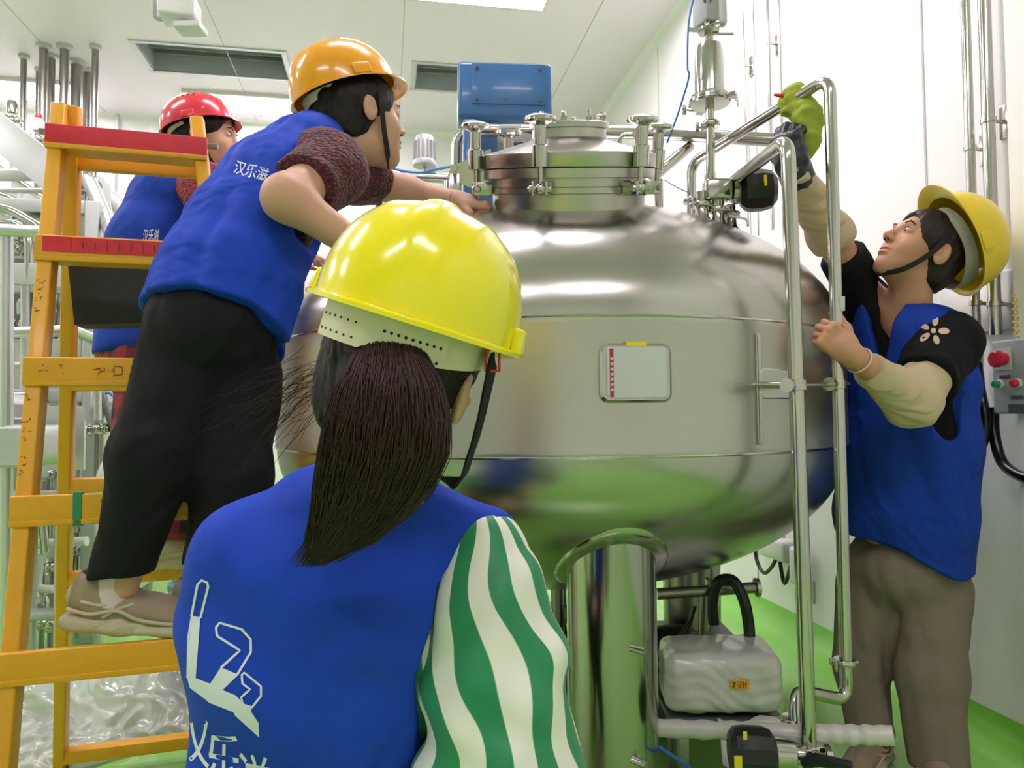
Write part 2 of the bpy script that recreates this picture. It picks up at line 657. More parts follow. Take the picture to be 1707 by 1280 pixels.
def decal(name, shapes, target, m, parent, off=0.0015):
    """print lying on a surface: shapes given in photo pixels, laid on the target mesh (verts, faces)"""
    V2, Fc = shapes
    bvh = target if isinstance(target, BVHTree) else BVHTree.FromPolygons([tuple(v) for v in target[0]], [tuple(int(i) for i in f) for f in target[1]])
    pts, ok = [], []
    for x, y in V2:
        r = ray(x, y).normalized()
        hit = bvh.ray_cast(CAM, r)
        if hit[0] is None:
            pts.append(Vector((0, 0, 0)))
            ok.append(False)
        else:
            pts.append(hit[0] - r * off)
            ok.append(True)
    Fc = [f for f in Fc if all(ok[i] for i in f) and max((pts[f[0]] - pts[i]).length for i in f) < 0.08]
    used = sorted({i for f in Fc for i in f})
    mp = {i: k for k, i in enumerate(used)}
    if not used:
        return None
    return link_mesh(name, [pts[i] for i in used], [tuple(mp[i] for i in f) for f in Fc], m, parent, False)


def plane_marks(name, shapes, origin, ex, ey, m, parent, off=0.001):
    """flat marks in a local plane"""
    V2, Fc = shapes
    n = Vector(ex).cross(Vector(ey)).normalized()
    return link_mesh(name, [Vector(origin) + Vector(ex) * x + Vector(ey) * y + n * off for x, y in V2], Fc, m, parent, False)
# ---------------------------------------------------------------- room
def slab(name, lo, hi, m, parent=None):
    lo, hi = Vector(lo), Vector(hi)
    return MB().box((lo + hi) / 2, hi - lo).build(name, m, parent, False)


struct(slab('floor', (WALL_L - .1, WALL_F - .1, -0.1), (WALL_R + .1, WALL_B + .1, 0.0), M['floor']))
wr = struct(slab('wall_right', (WALL_R, WALL_F, -0.1), (WALL_R + 0.1, WALL_B, CEIL + .1), M['wall']))
wb = struct(slab('wall_back', (WALL_L - .1, WALL_B, -0.1), (WALL_R + 0.1, WALL_B + .1, CEIL + .1), M['wall']))
struct(slab('wall_left', (WALL_L - .1, WALL_F, -0.1), (WALL_L, WALL_B, CEIL + .1), M['wall']))
struct(slab('wall_front', (WALL_L - .1, WALL_F - .1, -0.1), (WALL_R + 0.1, WALL_F, CEIL + .1), M['wall']))

# vents cut into the ceiling: rebuild it as strips round the openings
v1a, v1b = on_z(232, 82, CEIL), on_z(470, 140, CEIL)
v2a, v2b = on_z(694, 97, CEIL), on_z(912, 150, CEIL)
VY0, VY1 = (v1a.y + v2a.y) / 2 - 0.02, (v1b.y + v2b.y) / 2 + 0.02
VX = [(on_z(232, 82, CEIL).x, on_z(470, 86, CEIL).x), (on_z(694, 97, CEIL).x, on_z(912, 100, CEIL).x)]
mb = MB()


def strip(x0, x1, y0, y1):
    mb.box(((x0 + x1) / 2, (y0 + y1) / 2, CEIL + .05), (x1 - x0, y1 - y0, 0.1))


strip(WALL_L - .1, WALL_R + .1, WALL_F - .1, VY0)
strip(WALL_L - .1, WALL_R + .1, VY1, WALL_B + .1)
strip(WALL_L - .1, VX[0][0], VY0, VY1)
strip(VX[0][1], VX[1][0], VY0, VY1)
strip(VX[1][1], WALL_R + .1, VY0, VY1)
struct(mb.build('ceiling', M['ceiling'], None, False))

for i, (x0, x1) in enumerate(VX):
    t = empty('ceiling_vent', ((x0 + x1) / 2, (VY0 + VY1) / 2, CEIL),
              ['grey recessed ceiling vent above the worker in the red helmet', 'grey recessed ceiling vent behind the blue motor housing'][i], 'vent')
    b = MB()
    dz = 0.14
    for (cx, cy, sx, sy) in ((x0 + .006, (VY0 + VY1) / 2, .012, VY1 - VY0), (x1 - .006, (VY0 + VY1) / 2, .012, VY1 - VY0),
                             ((x0 + x1) / 2, VY0 + .006, x1 - x0, .012), ((x0 + x1) / 2, VY1 - .006, x1 - x0, .012)):
        b.box((cx, cy, CEIL + dz / 2 + 0.003), (sx, sy, dz))
    b.box(((x0 + x1) / 2, (VY0 + VY1) / 2, CEIL + dz), (x1 - x0, VY1 - VY0, 0.01))
    b.build('housing', M['vent'], t, False)
    b = MB()
    for k in range(5):
        yy = VY0 + (VY1 - VY0) * (k + .5) / 5
        b.bar((x0 + .02, yy, CEIL + .11), (x1 - .02, yy, CEIL + .11), 0.05, 0.004, (0, 1, .6))
    b.build('damper_blades', M['vent'], t, False)
    b = MB()
    w = 0.03
    b.box(((x0 + x1) / 2, VY0 - w / 2 + .004, CEIL - .004), (x1 - x0 + 2 * w, w, .008))
    b.box(((x0 + x1) / 2, VY1 + w / 2 - .004, CEIL - .004), (x1 - x0 + 2 * w, w, .008))
    b.box((x0 - w / 2 + .004, (VY0 + VY1) / 2, CEIL - .004), (w, VY1 - VY0, .008))
    b.box((x1 + w / 2 - .004, (VY0 + VY1) / 2, CEIL - .004), (w, VY1 - VY0, .008))
    b.build('frame', M['galv'], t, False)

# panel joints of the clean-room walls and ceiling
mb = MB()
for k in range(8):
    y = -2.6 + k * 1.18
    mb.box((WALL_R - .001, y, CEIL / 2), (0.003, 0.008, CEIL))
for k in range(6):
    x = -4.8 + k * 1.18
    mb.box((x, WALL_B - .001, CEIL / 2), (0.008, 0.003, CEIL))
struct(mb.build('trim_1', M['groove'], None, False))
mb = MB()
for k in range(6):
    x = -4.6 + k * 1.18
    mb.box((x, (WALL_F + WALL_B) / 2, CEIL - .0005), (0.006, WALL_B - WALL_F, 0.002))
struct(mb.build('trim_2', M['groove'], None, False))


def cove(name, p0, p1, inward, z, m, R, up=False):
    """quarter-round cove between a wall and floor/ceiling"""
    b = MB()
    p0, p1, inward = Vector(p0), Vector(p1), Vector(inward)
    vs, fs = [], []
    n = 8
    for p in (p0, p1):
        vs.append(p + Vector((0, 0, z)))
        for k in range(n + 1):
            a = math.pi / 2 * k / n
            h = R * (1 - math.sin(a))
            l = R * (1 - math.cos(a))
            vs.append(p + inward * l + Vector((0, 0, z + (-h if up else h))))
    m1 = n + 2
    for k in range(n):
        fs.append((1 + k, 2 + k, m1 + 2 + k, m1 + 1 + k))
    fs.append((0, 1, m1 + 1, m1))
    fs.append((0, m1, m1 + n + 1, n + 1))
    fs.append(tuple(range(n + 2)))
    fs.append(tuple(range(m1, 2 * m1))[::-1])
    b.add(vs, fs)
    return struct(b.build(name, m))


cove('baseboard_right', (WALL_R, WALL_F, 0), (WALL_R, WALL_B, 0), (-1, 0, 0), 0, M['cove'], 0.12)
cove('baseboard_back', (WALL_L, WALL_B, 0), (WALL_R, WALL_B, 0), (0, -1, 0), 0, M['cove'], 0.12)
cove('trim_3', (WALL_R, WALL_F, 0), (WALL_R, WALL_B, 0), (-1, 0, 0), CEIL, M['wall'], 0.05, True)
cove('trim_4', (WALL_L, WALL_B, 0), (WALL_R, WALL_B, 0), (0, -1, 0), CEIL, M['wall'], 0.05, True)
# vertical panel edge at the far right of the picture
pc = on_x(1700, 500, WALL_R - .05)
struct(slab('trim_5', (WALL_R - .07, pc.y - .32, 0.0), (WALL_R, pc.y, CEIL), M['wall']))

# ---------------------------------------------------------------- ceiling lamps
LL = [(0.35, 4.05, 1.2, .32), (-1.9, 4.05, 1.2, .32), (-3.9, 4.05, 1.2, .32), (0.2, 2.0, 1.2, .32), (-2.0, 2.0, 1.2, .32),
      (-4.0, 2.0, 1.2, .32), (-1.3, -0.9, 1.2, .32), (0.5, -1.0, 1.2, .32),
      (1.25, 3.3, .32, 1.2), (-.9, 5.9, 1.2, .32), (-2.9, 5.9, 1.2, .32)]  # the long panel by the right wall is added, unseen, to brighten it
LNAMES = ['bright ceiling light panel at the top edge over the blue motor', 'ceiling light panel over the pipe skid', 'ceiling light panel near the left wall',
          'ceiling light panel right above the tank', 'ceiling light panel above the yellow ladder', 'ceiling light panel over the left aisle',
          'rear ceiling light panel behind the nearest worker', 'rear ceiling light panel nearer the right wall', 'unseen long ceiling light panel added to brighten the right wall',
          'ceiling light panel close to the back wall', 'ceiling light panel in the far left corner']
for (x, y, sx, sy), ln in zip(LL, LNAMES):
    t = empty('ceiling_light', (x, y, CEIL), ln, 'light')
    b = MB()
    b.box((x - sx / 2 - .01, y, CEIL - .012), (.02, sy + .04, .024))
    b.box((x + sx / 2 + .01, y, CEIL - .012), (.02, sy + .04, .024))
    b.box((x, y - sy / 2 - .01, CEIL - .012), (sx, .02, .024))
    b.box((x, y + sy / 2 + .01, CEIL - .012), (sx, .02, .024))
    b.build('frame', M['white_plastic'], t, False)
    MB().box((x, y, CEIL - .010), (sx, sy, .016)).build('diffuser', M['lamp'], t, False)
# ---------------------------------------------------------------- tank
TC = CAM + Vector((0, 0, 0)) + Vector((FW.x, FW.y, 0)).normalized() * 2.45 + Vector((RT.x, RT.y, 0)).normalized() * 0.146
TC.z = 0.0
TR = 0.9
Z0, Z1 = 0.93, 1.235
TH = 0.45
CF = Vector((FW.x, FW.y, 0)).normalized()   # away from the camera, level
CR = Vector((RT.x, RT.y, 0)).normalized()   # to the right, level
ZV = Vector((0, 0, 1))


def L(lat, dep, z):
    """level point: lateral / forward distance from the camera foot point, height"""
    return Vector((CAM.x, CAM.y, 0)) + CR * lat + CF * dep + ZV * z


def dome_z(p):
    r = math.hypot(p.x - TC.x, p.y - TC.y)
    return Z1 + TH * math.sqrt(max(0, 1 - (r / TR) ** 2))


def under_z(p):
    r = math.hypot(p.x - TC.x, p.y - TC.y)
    return Z0 - TH * math.sqrt(max(0, 1 - (r / TR) ** 2))


tank = empty('mixing_tank', (TC.x, TC.y, 0), 'big round stainless steel mixing tank standing in the middle of the room', 'tank')
n = 28
prof = [(TR * math.cos(math.pi / 2 * k / n), Z1 + TH * math.sin(math.pi / 2 * k / n)) for k in range(n + 1)]
prof[-1] = (0.0, Z1 + TH)
b = MB().lathe([(TR, Z1 + 0.0)] + prof[1:], (TC.x, TC.y, 0), seg=128)
b.build('upper_head', M['steel_head'], tank, True, 60)
prof = [(0.0, Z0 - TH)] + [(TR * math.sin(math.pi / 2 * k / n), Z0 - TH * math.cos(math.pi / 2 * k / n)) for k in range(1, n + 1)]
MB().lathe(prof, (TC.x, TC.y, 0), seg=128).build('lower_head', M['steel_head'], tank, True, 60)
MB().lathe([(TR - .01, Z0 - .004), (TR + .003, Z0 - .002), (TR + .005, Z0 + .004), (TR + .0035, Z0 + .012), (TR + .0035, Z1 - .012), (TR + .005, Z1 - .004), (TR + .003, Z1 + .002), (TR - .01, Z1 + .004)],
           (TC.x, TC.y, 0), seg=160).build('shell', M['steel_tank'], tank, True, 60)
MB().ring((TC.x, TC.y, Z0 - .001), ZV, TR + .003, .0035, 128, 6).ring((TC.x, TC.y, Z1 + .001), ZV, TR + .003, .0035, 128, 6).build('weld_beads', M['steel'], tank)

# legs
a0 = math.atan2((L(0.134 * 1.75, 1.75, 0) - TC).y, (L(0.134 * 1.75, 1.75, 0) - TC).x)
rl = (L(0.134 * 1.75, 1.75, 0) - TC).to_2d().length
for k in range(3):
    a = a0 + k * 2 * math.pi / 3
    c = Vector((TC.x + rl * math.cos(a), TC.y + rl * math.sin(a), 0))
    b = MB()
    seg = 48
    vs, fs = [], []
    for j in range(seg):
        w = 2 * math.pi * j / seg
        q = c + Vector((math.cos(w), math.sin(w), 0)) * 0.107
        vs += [Vector((q.x, q.y, 0.02)), Vector((q.x, q.y, under_z(q) + .004))]
    for j in range(seg):
        j2 = (j + 1) % seg
        fs.append((2 * j, 2 * j2, 2 * j2 + 1, 2 * j + 1))
    b.add(vs, fs)
    lg = b.build('leg', M['steel_leg'], tank, True, 50)
    # saddle pad hugging the head, flared edge
    vs, fs = [], []
    rows = [(0.107, -.004), (0.118, -.005), (0.128, -.006), (0.135, -.004), (0.137, .002), (0.134, .006)]
    for j in range(seg):
        w = 2 * math.pi * j / seg
        for rr, dz in rows:
            q = c + Vector((math.cos(w), math.sin(w), 0)) * rr
            vs.append(Vector((q.x, q.y, under_z(q) + dz - .004)))
    nr = len(rows)
    for j in range(seg):
        j2 = (j + 1) % seg
        for i in range(nr - 1):
            fs.append((j * nr + i, j2 * nr + i, j2 * nr + i + 1, j * nr + i + 1))
    MB().add(vs, fs).build('saddle_pad', M['steel'], lg, True, 60)
    MB().lathe([(0.16, 0), (0.16, .018), (.106, .022)], c, seg=40).build('foot_plate', M['steel_dark'], lg)
    if k == 0:
        for zz in (P(1045, 1075, 1.65).z, P(1045, 1255, 1.65).z):
            o = (-CF * .97 + CR * .26).normalized()
            s = c + o * .1 + ZV * zz
            MB().tube([s, s + o * .03 - ZV * .0 + CR * .022], [0.008, 0.008], 12).build('peg', M['steel'], lg)

# name plate: raised pad welded on the shell with a white sign
def shell_pt(px, py, r=TR):
    """where the sight line meets the tank shell"""
    d = ray(px, py)
    ox, oy = CAM.x - TC.x, CAM.y - TC.y
    A = d.x ** 2 + d.y ** 2
    B = 2 * (ox * d.x + oy * d.y)
    C_ = ox * ox + oy * oy - r * r
    t = (-B - math.sqrt(max(0, B * B - 4 * A * C_))) / (2 * A)
    return CAM + d * t


def rrect(w, h, r, n=6):
    out = []
    for cx, cy, a0_ in ((w / 2 - r, h / 2 - r, 0), (-w / 2 + r, h / 2 - r, 90), (-w / 2 + r, -h / 2 + r, 180), (w / 2 - r, -h / 2 + r, 270)):
        for k in range(n + 1):
            a = math.radians(a0_ + 90 * k / n)
            out.append((cx + r * math.cos(a), cy + r * math.sin(a)))
    return out


def plate(c, ex, ey, w, h, r, th, bev=0.002):
    en = Vector(ex).cross(Vector(ey)).normalized()
    o1, o2 = rrect(w, h, r), rrect(w - 2 * bev, h - 2 * bev, max(.001, r - bev))
    n_ = len(o1)
    vs = [c + ex * x + ey * y for x, y in o1] + [c + ex * x + ey * y + en * (th - bev) for x, y in o1] + [c + ex * x + ey * y + en * th for x, y in o2]
    fs = [tuple(range(n_))[::-1], tuple(range(2 * n_, 3 * n_))]
    for k in range(n_):
        k2 = (k + 1) % n_
        fs += [(k, k2, n_ + k2, n_ + k), (n_ + k, n_ + k2, 2 * n_ + k2, 2 * n_ + k)]
    return vs, fs


pc = shell_pt(1058, 622)
en = Vector((pc.x - TC.x, pc.y - TC.y, 0)).normalized()
ex = ZV.cross(en).normalized()
np_ = MB().add(*plate(pc - en * .012, ex, ZV, .160, .128, .02, .026, .006)).build('nameplate_pad', M['steel'], tank, True, 40)
MB().add(*plate(pc + en * .0145, ex, ZV, .134, .110, .008, .003)).build('nameplate', M['label_white'], np_)
mk = MB()
mk.box(pc + en * .0182 - ex * .056, (.008, .104, .001), (ex, ZV, en))
mk.build('red_heading', M['label_red'], np_, False)
b = MB()
for k in range(7):
    b.box(pc + en * .0192 - ex * .056 + ZV * (.030 - .011 * k), (.005, .006, .0006), (ex, ZV, en))
    b.box(pc + en * .0192 - ex * .054 + ZV * (.030 - .011 * k), (.003, .002, .0010), (ex, ZV, en))
b.build('heading_characters', M['label_white'], np_, False)
yl = MB().box(pc + en * .0145 + ZV * .0625 + ex * .0, (.044, .010, .0015), (ex, ZV, en)).build('yellow_sticker', M['label_yellow'], np_, False)
yl['label'] = 'small yellow sticker'

# upright jacket seam and bracket pad on the shell
p = shell_pt(1262, 640, TR)
en2 = Vector((p.x - TC.x, p.y - TC.y, 0)).normalized()
ex2 = ZV.cross(en2).normalized()
MB().bar(p + en2 * .006 + ZV * (Z1 - .03 - p.z), p + en2 * .006 + ZV * (Z0 + .02 - p.z), .016, .006, ex2, .002).build('jacket_seam', M['steel'], tank)
p = shell_pt(1292, 640, TR)
en2 = Vector((p.x - TC.x, p.y - TC.y, 0)).normalized()
ex2 = ZV.cross(en2).normalized()
MB().add(*plate(p - en2 * .004 + ZV * .0, ex2, ZV, .12, .07, .012, .012, .003)).build('bracket_pad', M['steel'], tank)

# ---------------------------------------------------------------- manway (part of the tank)
mc = L(0.158, 1.95, 0)
mc.z = dome_z(mc) - 0.005
tilt = math.radians(17.5)
MA = (ZV * math.cos(tilt) - CF * math.sin(tilt)).normalized()
MS = CR.copy()
MFr = MS.cross(MA).normalized() * -1
if MFr.dot(CF) > 0:
    MFr = -MFr      # towards the camera
mw = MB().lathe([(.206, -.10), (.206, .020), (.210, .022), (.210, .036), (.206, .038), (.206, .058), (.230, .060), (.230, .082), (.215, .082)], mc, MA, 72).build('manway_neck', M['steel_tank'], tank, True, 30)
cover = MB().lathe([(.215, .084), (.231, .085), (.232, .088), (.232, .118), (.229, .121), (.18, .134), (.14, .146), (.108, .156), (.100, .162), (.098, .184), (.106, .186), (.106, .200), (.102, .202), (.07, .203), (0.0, .203)], mc, MA, 72).build('manway_cover', M['steel_tank'], tank, True, 30)
for k in range(8):
    b = MB()
    a = 2 * math.pi * (k + .3) / 8
    o = MS * math.cos(a) + MFr * math.sin(a)
    q = mc + MA * .202 + o * .087
    b.lathe([(.008, 0), (.008, .01)], q, MA, 6)
    b.lathe([(.0045, 0), (.0045, .026)], q, MA, 10)
    if k % 2 == 0:
        b.bar(q + MA * .016 - o * .012, q + MA * .016 + o * .012, .010, .010, None, .002)
    b.build('sight_glass_bolt', M['steel'], cover)


def swing_bolt(ang):
    a = math.radians(ang)
    o = (MS * math.sin(a) + MFr * math.cos(a)).normalized()
    q = mc + o * .252 - MA * .022
    t_ = o.cross(MA).normalized()
    b = MB()
    for s in (-1, 1):
        b.box(q + MA * .056 + t_ * .017 * s - o * .016, (.05, .007, .036), (o, t_, MA), .003)
    b.lathe([(.006, -.03), (.009, -.026), (.009, .026), (.006, .03)], q + MA * .056, t_, 16)
    lug = b.build('clamp_lug', M['steel'], tank)
    b = MB()
    b.ball(q + MA * .056, .014)
    b.lathe([(.007, .06), (.007, .205)], q, MA, 16)
    b.lathe([(.010, .105), (.0195, .107), (.0195, .155), (.0145, .158), (.0145, .205)], q, MA, 28)
    b.lathe([(.015, .200), (.020, .204), (.034, .208), (.038, .213), (.036, .221), (.02, .226), (0, .227)], q, MA, 28)
    for j in range(6):
        w = math.pi / 3 * j
        b.ball(q + MA * .213 + (o * math.cos(w) + t_ * math.sin(w)) * .034, .0065, seg=8)
    b.build('hand_screw', M['steel'], lug)


for ang in (-80, -20, 40, 100, 160, 220):
    swing_bolt(ang)
# hinge at the left of the cover
b = MB()
hq = mc - MS * .24 + MA * .09
for s in (-1, 1):
    f = MFr * .022 * s - MFr * 0.05
    vs = [hq + f + MS * .03 + MA * .05, hq + f - MS * .075 + MA * .006, hq + f - MS * .09 - MA * .02, hq + f - MS * .07 - MA * .035, hq + f + MS * .02 - MA * .07]
    vs2 = [v + MFr * .006 for v in vs]
    b.add(vs + vs2, [(0, 1, 2, 3, 4), (9, 8, 7, 6, 5)] + [(i, (i + 1) % 5, (i + 1) % 5 + 5, i + 5) for i in range(5)])
b.tube([hq - MS * .07 - MFr * .12, hq - MS * .07 + MFr * .02], .009, 14)
b.build('hinge', M['steel'], tank)
b = MB()
hb = hq - MS * .07 - MFr * .05
b.bar(hb - MA * .01, Vector((hb.x, hb.y, dome_z(hb) - .01)), .03, .05, MS, .003)
b.build('hinge_post', M['steel'], tank)
# lifting handle on the cover
hh = mc + MA * .118 + MS * .15 - MFr * .1
b = MB().tube(fillet([hh, hh + MA * .06, hh + MA * .06 + MS * .05, hh + MA * .012 + MS * .05], .02), .006, 12)
b.build('cover_handle', M['steel'], cover)


# dark cap and gauge behind the hinge
g0 = P(858, 262, 2.25)
g0z = Vector((g0.x, g0.y, dome_z(g0)))
b = MB().tube([g0z, g0 - ZV * .02], .014, 16)
gauge = b.build('gauge_stem', M['steel'], tank)
MB().box(g0 + ZV * .012, (.075, .07, .06), (CR, CF, ZV), .012).build('gauge_cap', M['black'], gauge)
g1 = P(862, 240, 2.4)
g1z = Vector((g1.x, g1.y, dome_z(g1)))
b = MB().tube([g1z, g1], .012, 16)
nz = b.build('nozzle', M['steel'], tank)
b = MB().box(g1 + ZV * .02, (.13, .08, .07), (CR, CF, ZV), .012).build('junction_box', M['grey_plastic'], nz)
MB().box(g1 + ZV * .03 + CR * .035 - CF * .041, (.016, .002, .012), (CR, CF, ZV)).build('sticker', M['label_orange'], b, False)

# ---------------------------------------------------------------- agitator drive on the tank
agc = P(838, 160, 2.62)
ag = empty('agitator_drive', (agc.x, agc.y, dome_z(agc)), 'blue painted agitator motor housing mounted above the tank', 'motor')
ztop, zbot = P(838, 108, 2.52).z, P(838, 205, 2.52).z
bx = [CR * .995 + CF * .08, CF * .995 - CR * .08, ZV]
hw = 0.33
b = MB()
vs = []
for (y0, wd, z) in ((0.0, 1.0, zbot), (0.0, 1.0, ztop)):
    pass
b.box(agc.xy.to_3d() + ZV * ((ztop + zbot) / 2), (hw, .26, ztop - zbot), bx, .018)
hs = b.build('motor_housing', M['blue_box'], ag, True, 40)
b = MB()
b.box(agc.xy.to_3d() + ZV * ((ztop + zbot) / 2 + .02) - bx[1] * .131 + bx[0] * .012, (hw - .075, .006, (ztop - zbot) - .06), bx, .002)
b.build('cover_panel', M['blue_box'], hs)
b = MB()
for sx in (-1, 1):
    for sz in (-1, 1):
        b.lathe([(.006, 0), (.006, .004), (0, .005)], agc.xy.to_3d() + ZV * ((ztop + zbot) / 2 + .02 + sz * .055) - bx[1] * .133 + bx[0] * (.012 + sx * .11), -bx[1], 8)
b.box(agc.xy.to_3d() + ZV * ((ztop + zbot) / 2 - .032) - bx[1] * .1335, (.014, .004, .006), bx)
b.build('cover_screws', M['dark_grey'], hs)
b = MB().ring(agc.xy.to_3d() + ZV * (ztop + .002) + bx[0] * .04, bx[1], .035, .006, 24, 8)
b.build('lifting_eye', M['blue_box'], hs)
b = MB()
gx = agc.xy.to_3d() - CR * .07
dz_ = dome_z(agc)
b.lathe([(.08, zbot - .005 - dz_), (.07, zbot - .06 - dz_), (.05, zbot - .08 - dz_), (.05, .16), (.07, .13), (.07, .05)], gx + ZV * dz_, ZV, 32)
b.build('gearbox', M['blue_box'], hs)
MB().lathe([(.075, -.03), (.075, .02), (.11, .022), (.11, .05), (.06, .05)], gx + ZV * dz_, ZV, 32).build('mounting_flange', M['steel'], ag)
# blue bearing bracket beside the pipe bend
gb = P(785, 262, 2.35)
MB().bar(gb + ZV * .12, Vector((gb.x, gb.y, dome_z(gb) - .01)), .05, .05, CR, .012).build('blue_bracket', M['blue_box'], ag)

# ---------------------------------------------------------------- pipes round the tank
def pipe_thing(name, label, cat, pts, r, rb=.05, m='steel', base=None, seg=18):
    pts2 = fillet(pts, rb) if rb else pts
    o = MB().tube(pts2, r, seg).build(name, M[m], None)
    tag(o, label, cat)
    return o


# right-hand pair of upright pipes
pr0 = P(1383, 128, 1.74)
lower_r = [P(1408, 1165, 1.68), P(1322, 1152, 1.62), P(1322, 1262, 1.6)]
zt = pr0.z
px_r = Vector((pr0.x, pr0.y, zt))
noz1 = P(1152, 272, 2.17)
noz1b = Vector((noz1.x, noz1.y, dome_z(noz1)))
t = empty('overflow_pipe', (pr0.x, pr0.y, 0), 'right one of two tall steel pipes, bending back to the tank top', 'pipe')
pvert = [noz1b + ZV * .03, noz1, pr0, P(1412, 1168, 1.70), P(1322, 1148, 1.64), P(1330, 1252, 1.6)]
MB().tube(fillet(pvert, .045, 8), .0145, 20).build('pipe', M['steel'], t)
b = MB()
tri_clamp(b, P(1408, 1103, 1.705), (pvert[2] - pvert[3]), .0155, True, 1)
b.build('clamp', M['steel'], t)
b = MB()
tri_clamp(b, noz1b + ZV * .05, ZV, .016, True, 2)
b.build('clamp', M['steel'], t)
MB().lathe([(.03, -.01), (.018, .004), (.016, .035)], noz1b, ZV, 24).build('tank_ferrule', M['steel'], t)

lp0 = P(1313, 232, 1.62)
lp1 = P(1349, 1262, 1.56)
v_c = P(1196, 318, 2.02)
t = empty('drain_pipe', (lp1.x, lp1.y, 0), 'left one of the two tall steel pipes in front of the right hand worker', 'pipe')
MB().tube(fillet([v_c + CR * .05 + ZV * .03, lp0, lp1, lp1 - ZV * .16 + CR * 0.0], .05, 8), .0165, 20).build('pipe', M['steel'], t)
b = MB()
tri_clamp(b, P(1348, 1242, 1.56), lp0 - lp1, .018, True, 2)
b.build('clamp', M['steel'], t)

# bracket rod between shell and the two pipes
pa = shell_pt(1254, 641, TR)
qa = P(1325, 642, 1.585)
qb = P(1393, 640, 1.72)
t = empty('pipe_bracket', (pa.x, pa.y, pa.z), 'steel bracket rod clamping the two tall pipes to the tank side', 'bracket')
MB().tube([pa - (qa - pa).normalized() * .01, qa], .007, 12).tube([qa, qb], .006, 12).tube([qb, qb + (qb - qa) * .35], .005, 10).build('rod', M['steel'], t)
for q, r_ in ((qa, .0185), (qb, .0165)):
    MB().lathe([(r_, -.012), (r_ + .006, -.011), (r_ + .006, .011), (r_, .012)], q, lp0 - lp1, 20).lathe([(.016, -.01), (.016, .006), (.008, .008)], q - (qb - qa).normalized() * .028, (qb - qa), 12).build('pipe_ring', M['steel'], t)

# big level pipe behind the manway
e0 = P(762, 330, 2.42)
e0 = Vector((e0.x, e0.y, dome_z(e0)))
hp = [e0, P(762, 216, 2.42), P(1100, 222, 2.3), P(1300, 234, 2.12), P(1216, 289, 2.1)]
t = empty('transfer_pipe', e0, 'long level steel pipe passing behind the manway with a bend at its left end', 'pipe')
MB().tube(fillet(hp[:4], .07, 8), .0205, 22).build('pipe', M['steel'], t)
MB().tube([P(1150, 243, 2.28), P(1095, 290, 2.22), P(1088, 300, 2.22)], .017, 18).build('branch', M['steel'], t)
MB().lathe([(.045, -.02), (.03, .0), (.024, .03)], e0, ZV, 24).build('tank_ferrule', M['steel'], t)
q = P(1098, 300, 2.2)
MB().tube([q, Vector((q.x, q.y, dome_z(q) - .01))], .014, 14).build('drop_leg', M['steel'], t)

# valve group with dark actuator on tank top
vg = Vector((v_c.x, v_c.y, dome_z(v_c)))
t = empty('tank_top_valve', vg, 'sanitary valve with black round actuator on the right shoulder of the tank', 'valve')
b = MB()
b.box(v_c, (.075, .055, .06), (CR, CF, ZV), .010)
b.lathe([(.034, -.006), (.034, .006)], v_c + CR * .045, CR, 20)
b.tube([v_c, Vector((v_c.x, v_c.y, vg.z + .02))], .017, 18)
b.tube([v_c - CR * .02 + ZV * .0, v_c + ZV * .05 - CR * .02], .016, 18)
b.build('valve_body', M['steel'], t)
ac = v_c + CR * .115
aax = (CR * .96 - CF * .2 + ZV * .02).normalized()
b = MB().lathe([(.030, -.072), (.034, -.06), (.034, -.05)], ac, aax, 24)
b.build('yoke', M['steel_dark'], t)
act = MB().lathe([(.040, -.05), (.054, -.036), (.058, -.02), (.058, .01), (.052, .035), (.036, .048), (0, .05)], ac, aax, 10).build('actuator', M['black'], t, True, 20)
ws = MB().box(ac - CF * .057 + CR * .0 + ZV * .01, (.008, .004, .03), (CR, CF, ZV), .001).build('yellow_window', M['label_yellow'], act, False)
for k, (dx, dd, hz) in enumerate(((-.045, 0, .07), (0.0, 0, .05), (.045, .03, .06))):
    q = v_c + CR * dx + CF * dd
    z0 = dome_z(q)
    b = MB()
    b.lathe([(.026, -.012), (.019, .0), (.017, .02)], Vector((q.x, q.y, z0)), ZV, 20)
    b.tube([Vector((q.x, q.y, z0)), Vector((q.x, q.y, z0 + hz))], .014, 16)
    tri_clamp(b, Vector((q.x, q.y, z0 + .032)), ZV, .016, True, k * 2 + 1)
    b.build('nozzle', M['steel'], t)

# vent filter above
t = empty('vent_filter', v_c + ZV * .06, 'upright steel vent filter housing above the tank valve', 'filter')
fp = lambda y: P(1184, y, 2.02)
xb = fp(190)
def fz(y):
    q = fp(y)
    return Vector((xb.x + (q.x - xb.x) * .0, xb.y, q.z))
MB().tube([v_c + ZV * .03 - CR * .02, fz(255) * .5 + (v_c + ZV * .05 - CR * .02) * .5, fz(150)], .0125, 16).build('riser', M['steel'], t)
b = MB().lathe([(.012, 0), (.05, .012), (.052, .02), (.041, .026), (.040, fz(70).z - fz(168).z - .02), (.034, fz(66).z - fz(168).z - .008), (.014, fz(64).z - fz(168).z), (.012, fz(48).z - fz(168).z)], fz(172), ZV, 32)
b.build('bowl', M['steel'], t)
b = MB()
tri_clamp(b, fz(170), ZV, .034, True, 0)
tri_clamp(b, fz(168), ZV, .034, True, 3)
b.build('bowl_clamp', M['steel'], t)
b = MB()
tri_clamp(b, fz(208), ZV, .016, True, 5)
b.build('riser_clamp', M['steel'], t)
b = MB()
tri_clamp(b, fz(48), ZV, .018, True, 2)
b.tube([fz(54), fz(54) + CR * .07], .004, 8)
b.tube([fz(50), fz(46) - CR * .06], .006, 8)
b.build('top_clamp', M['steel'], t)
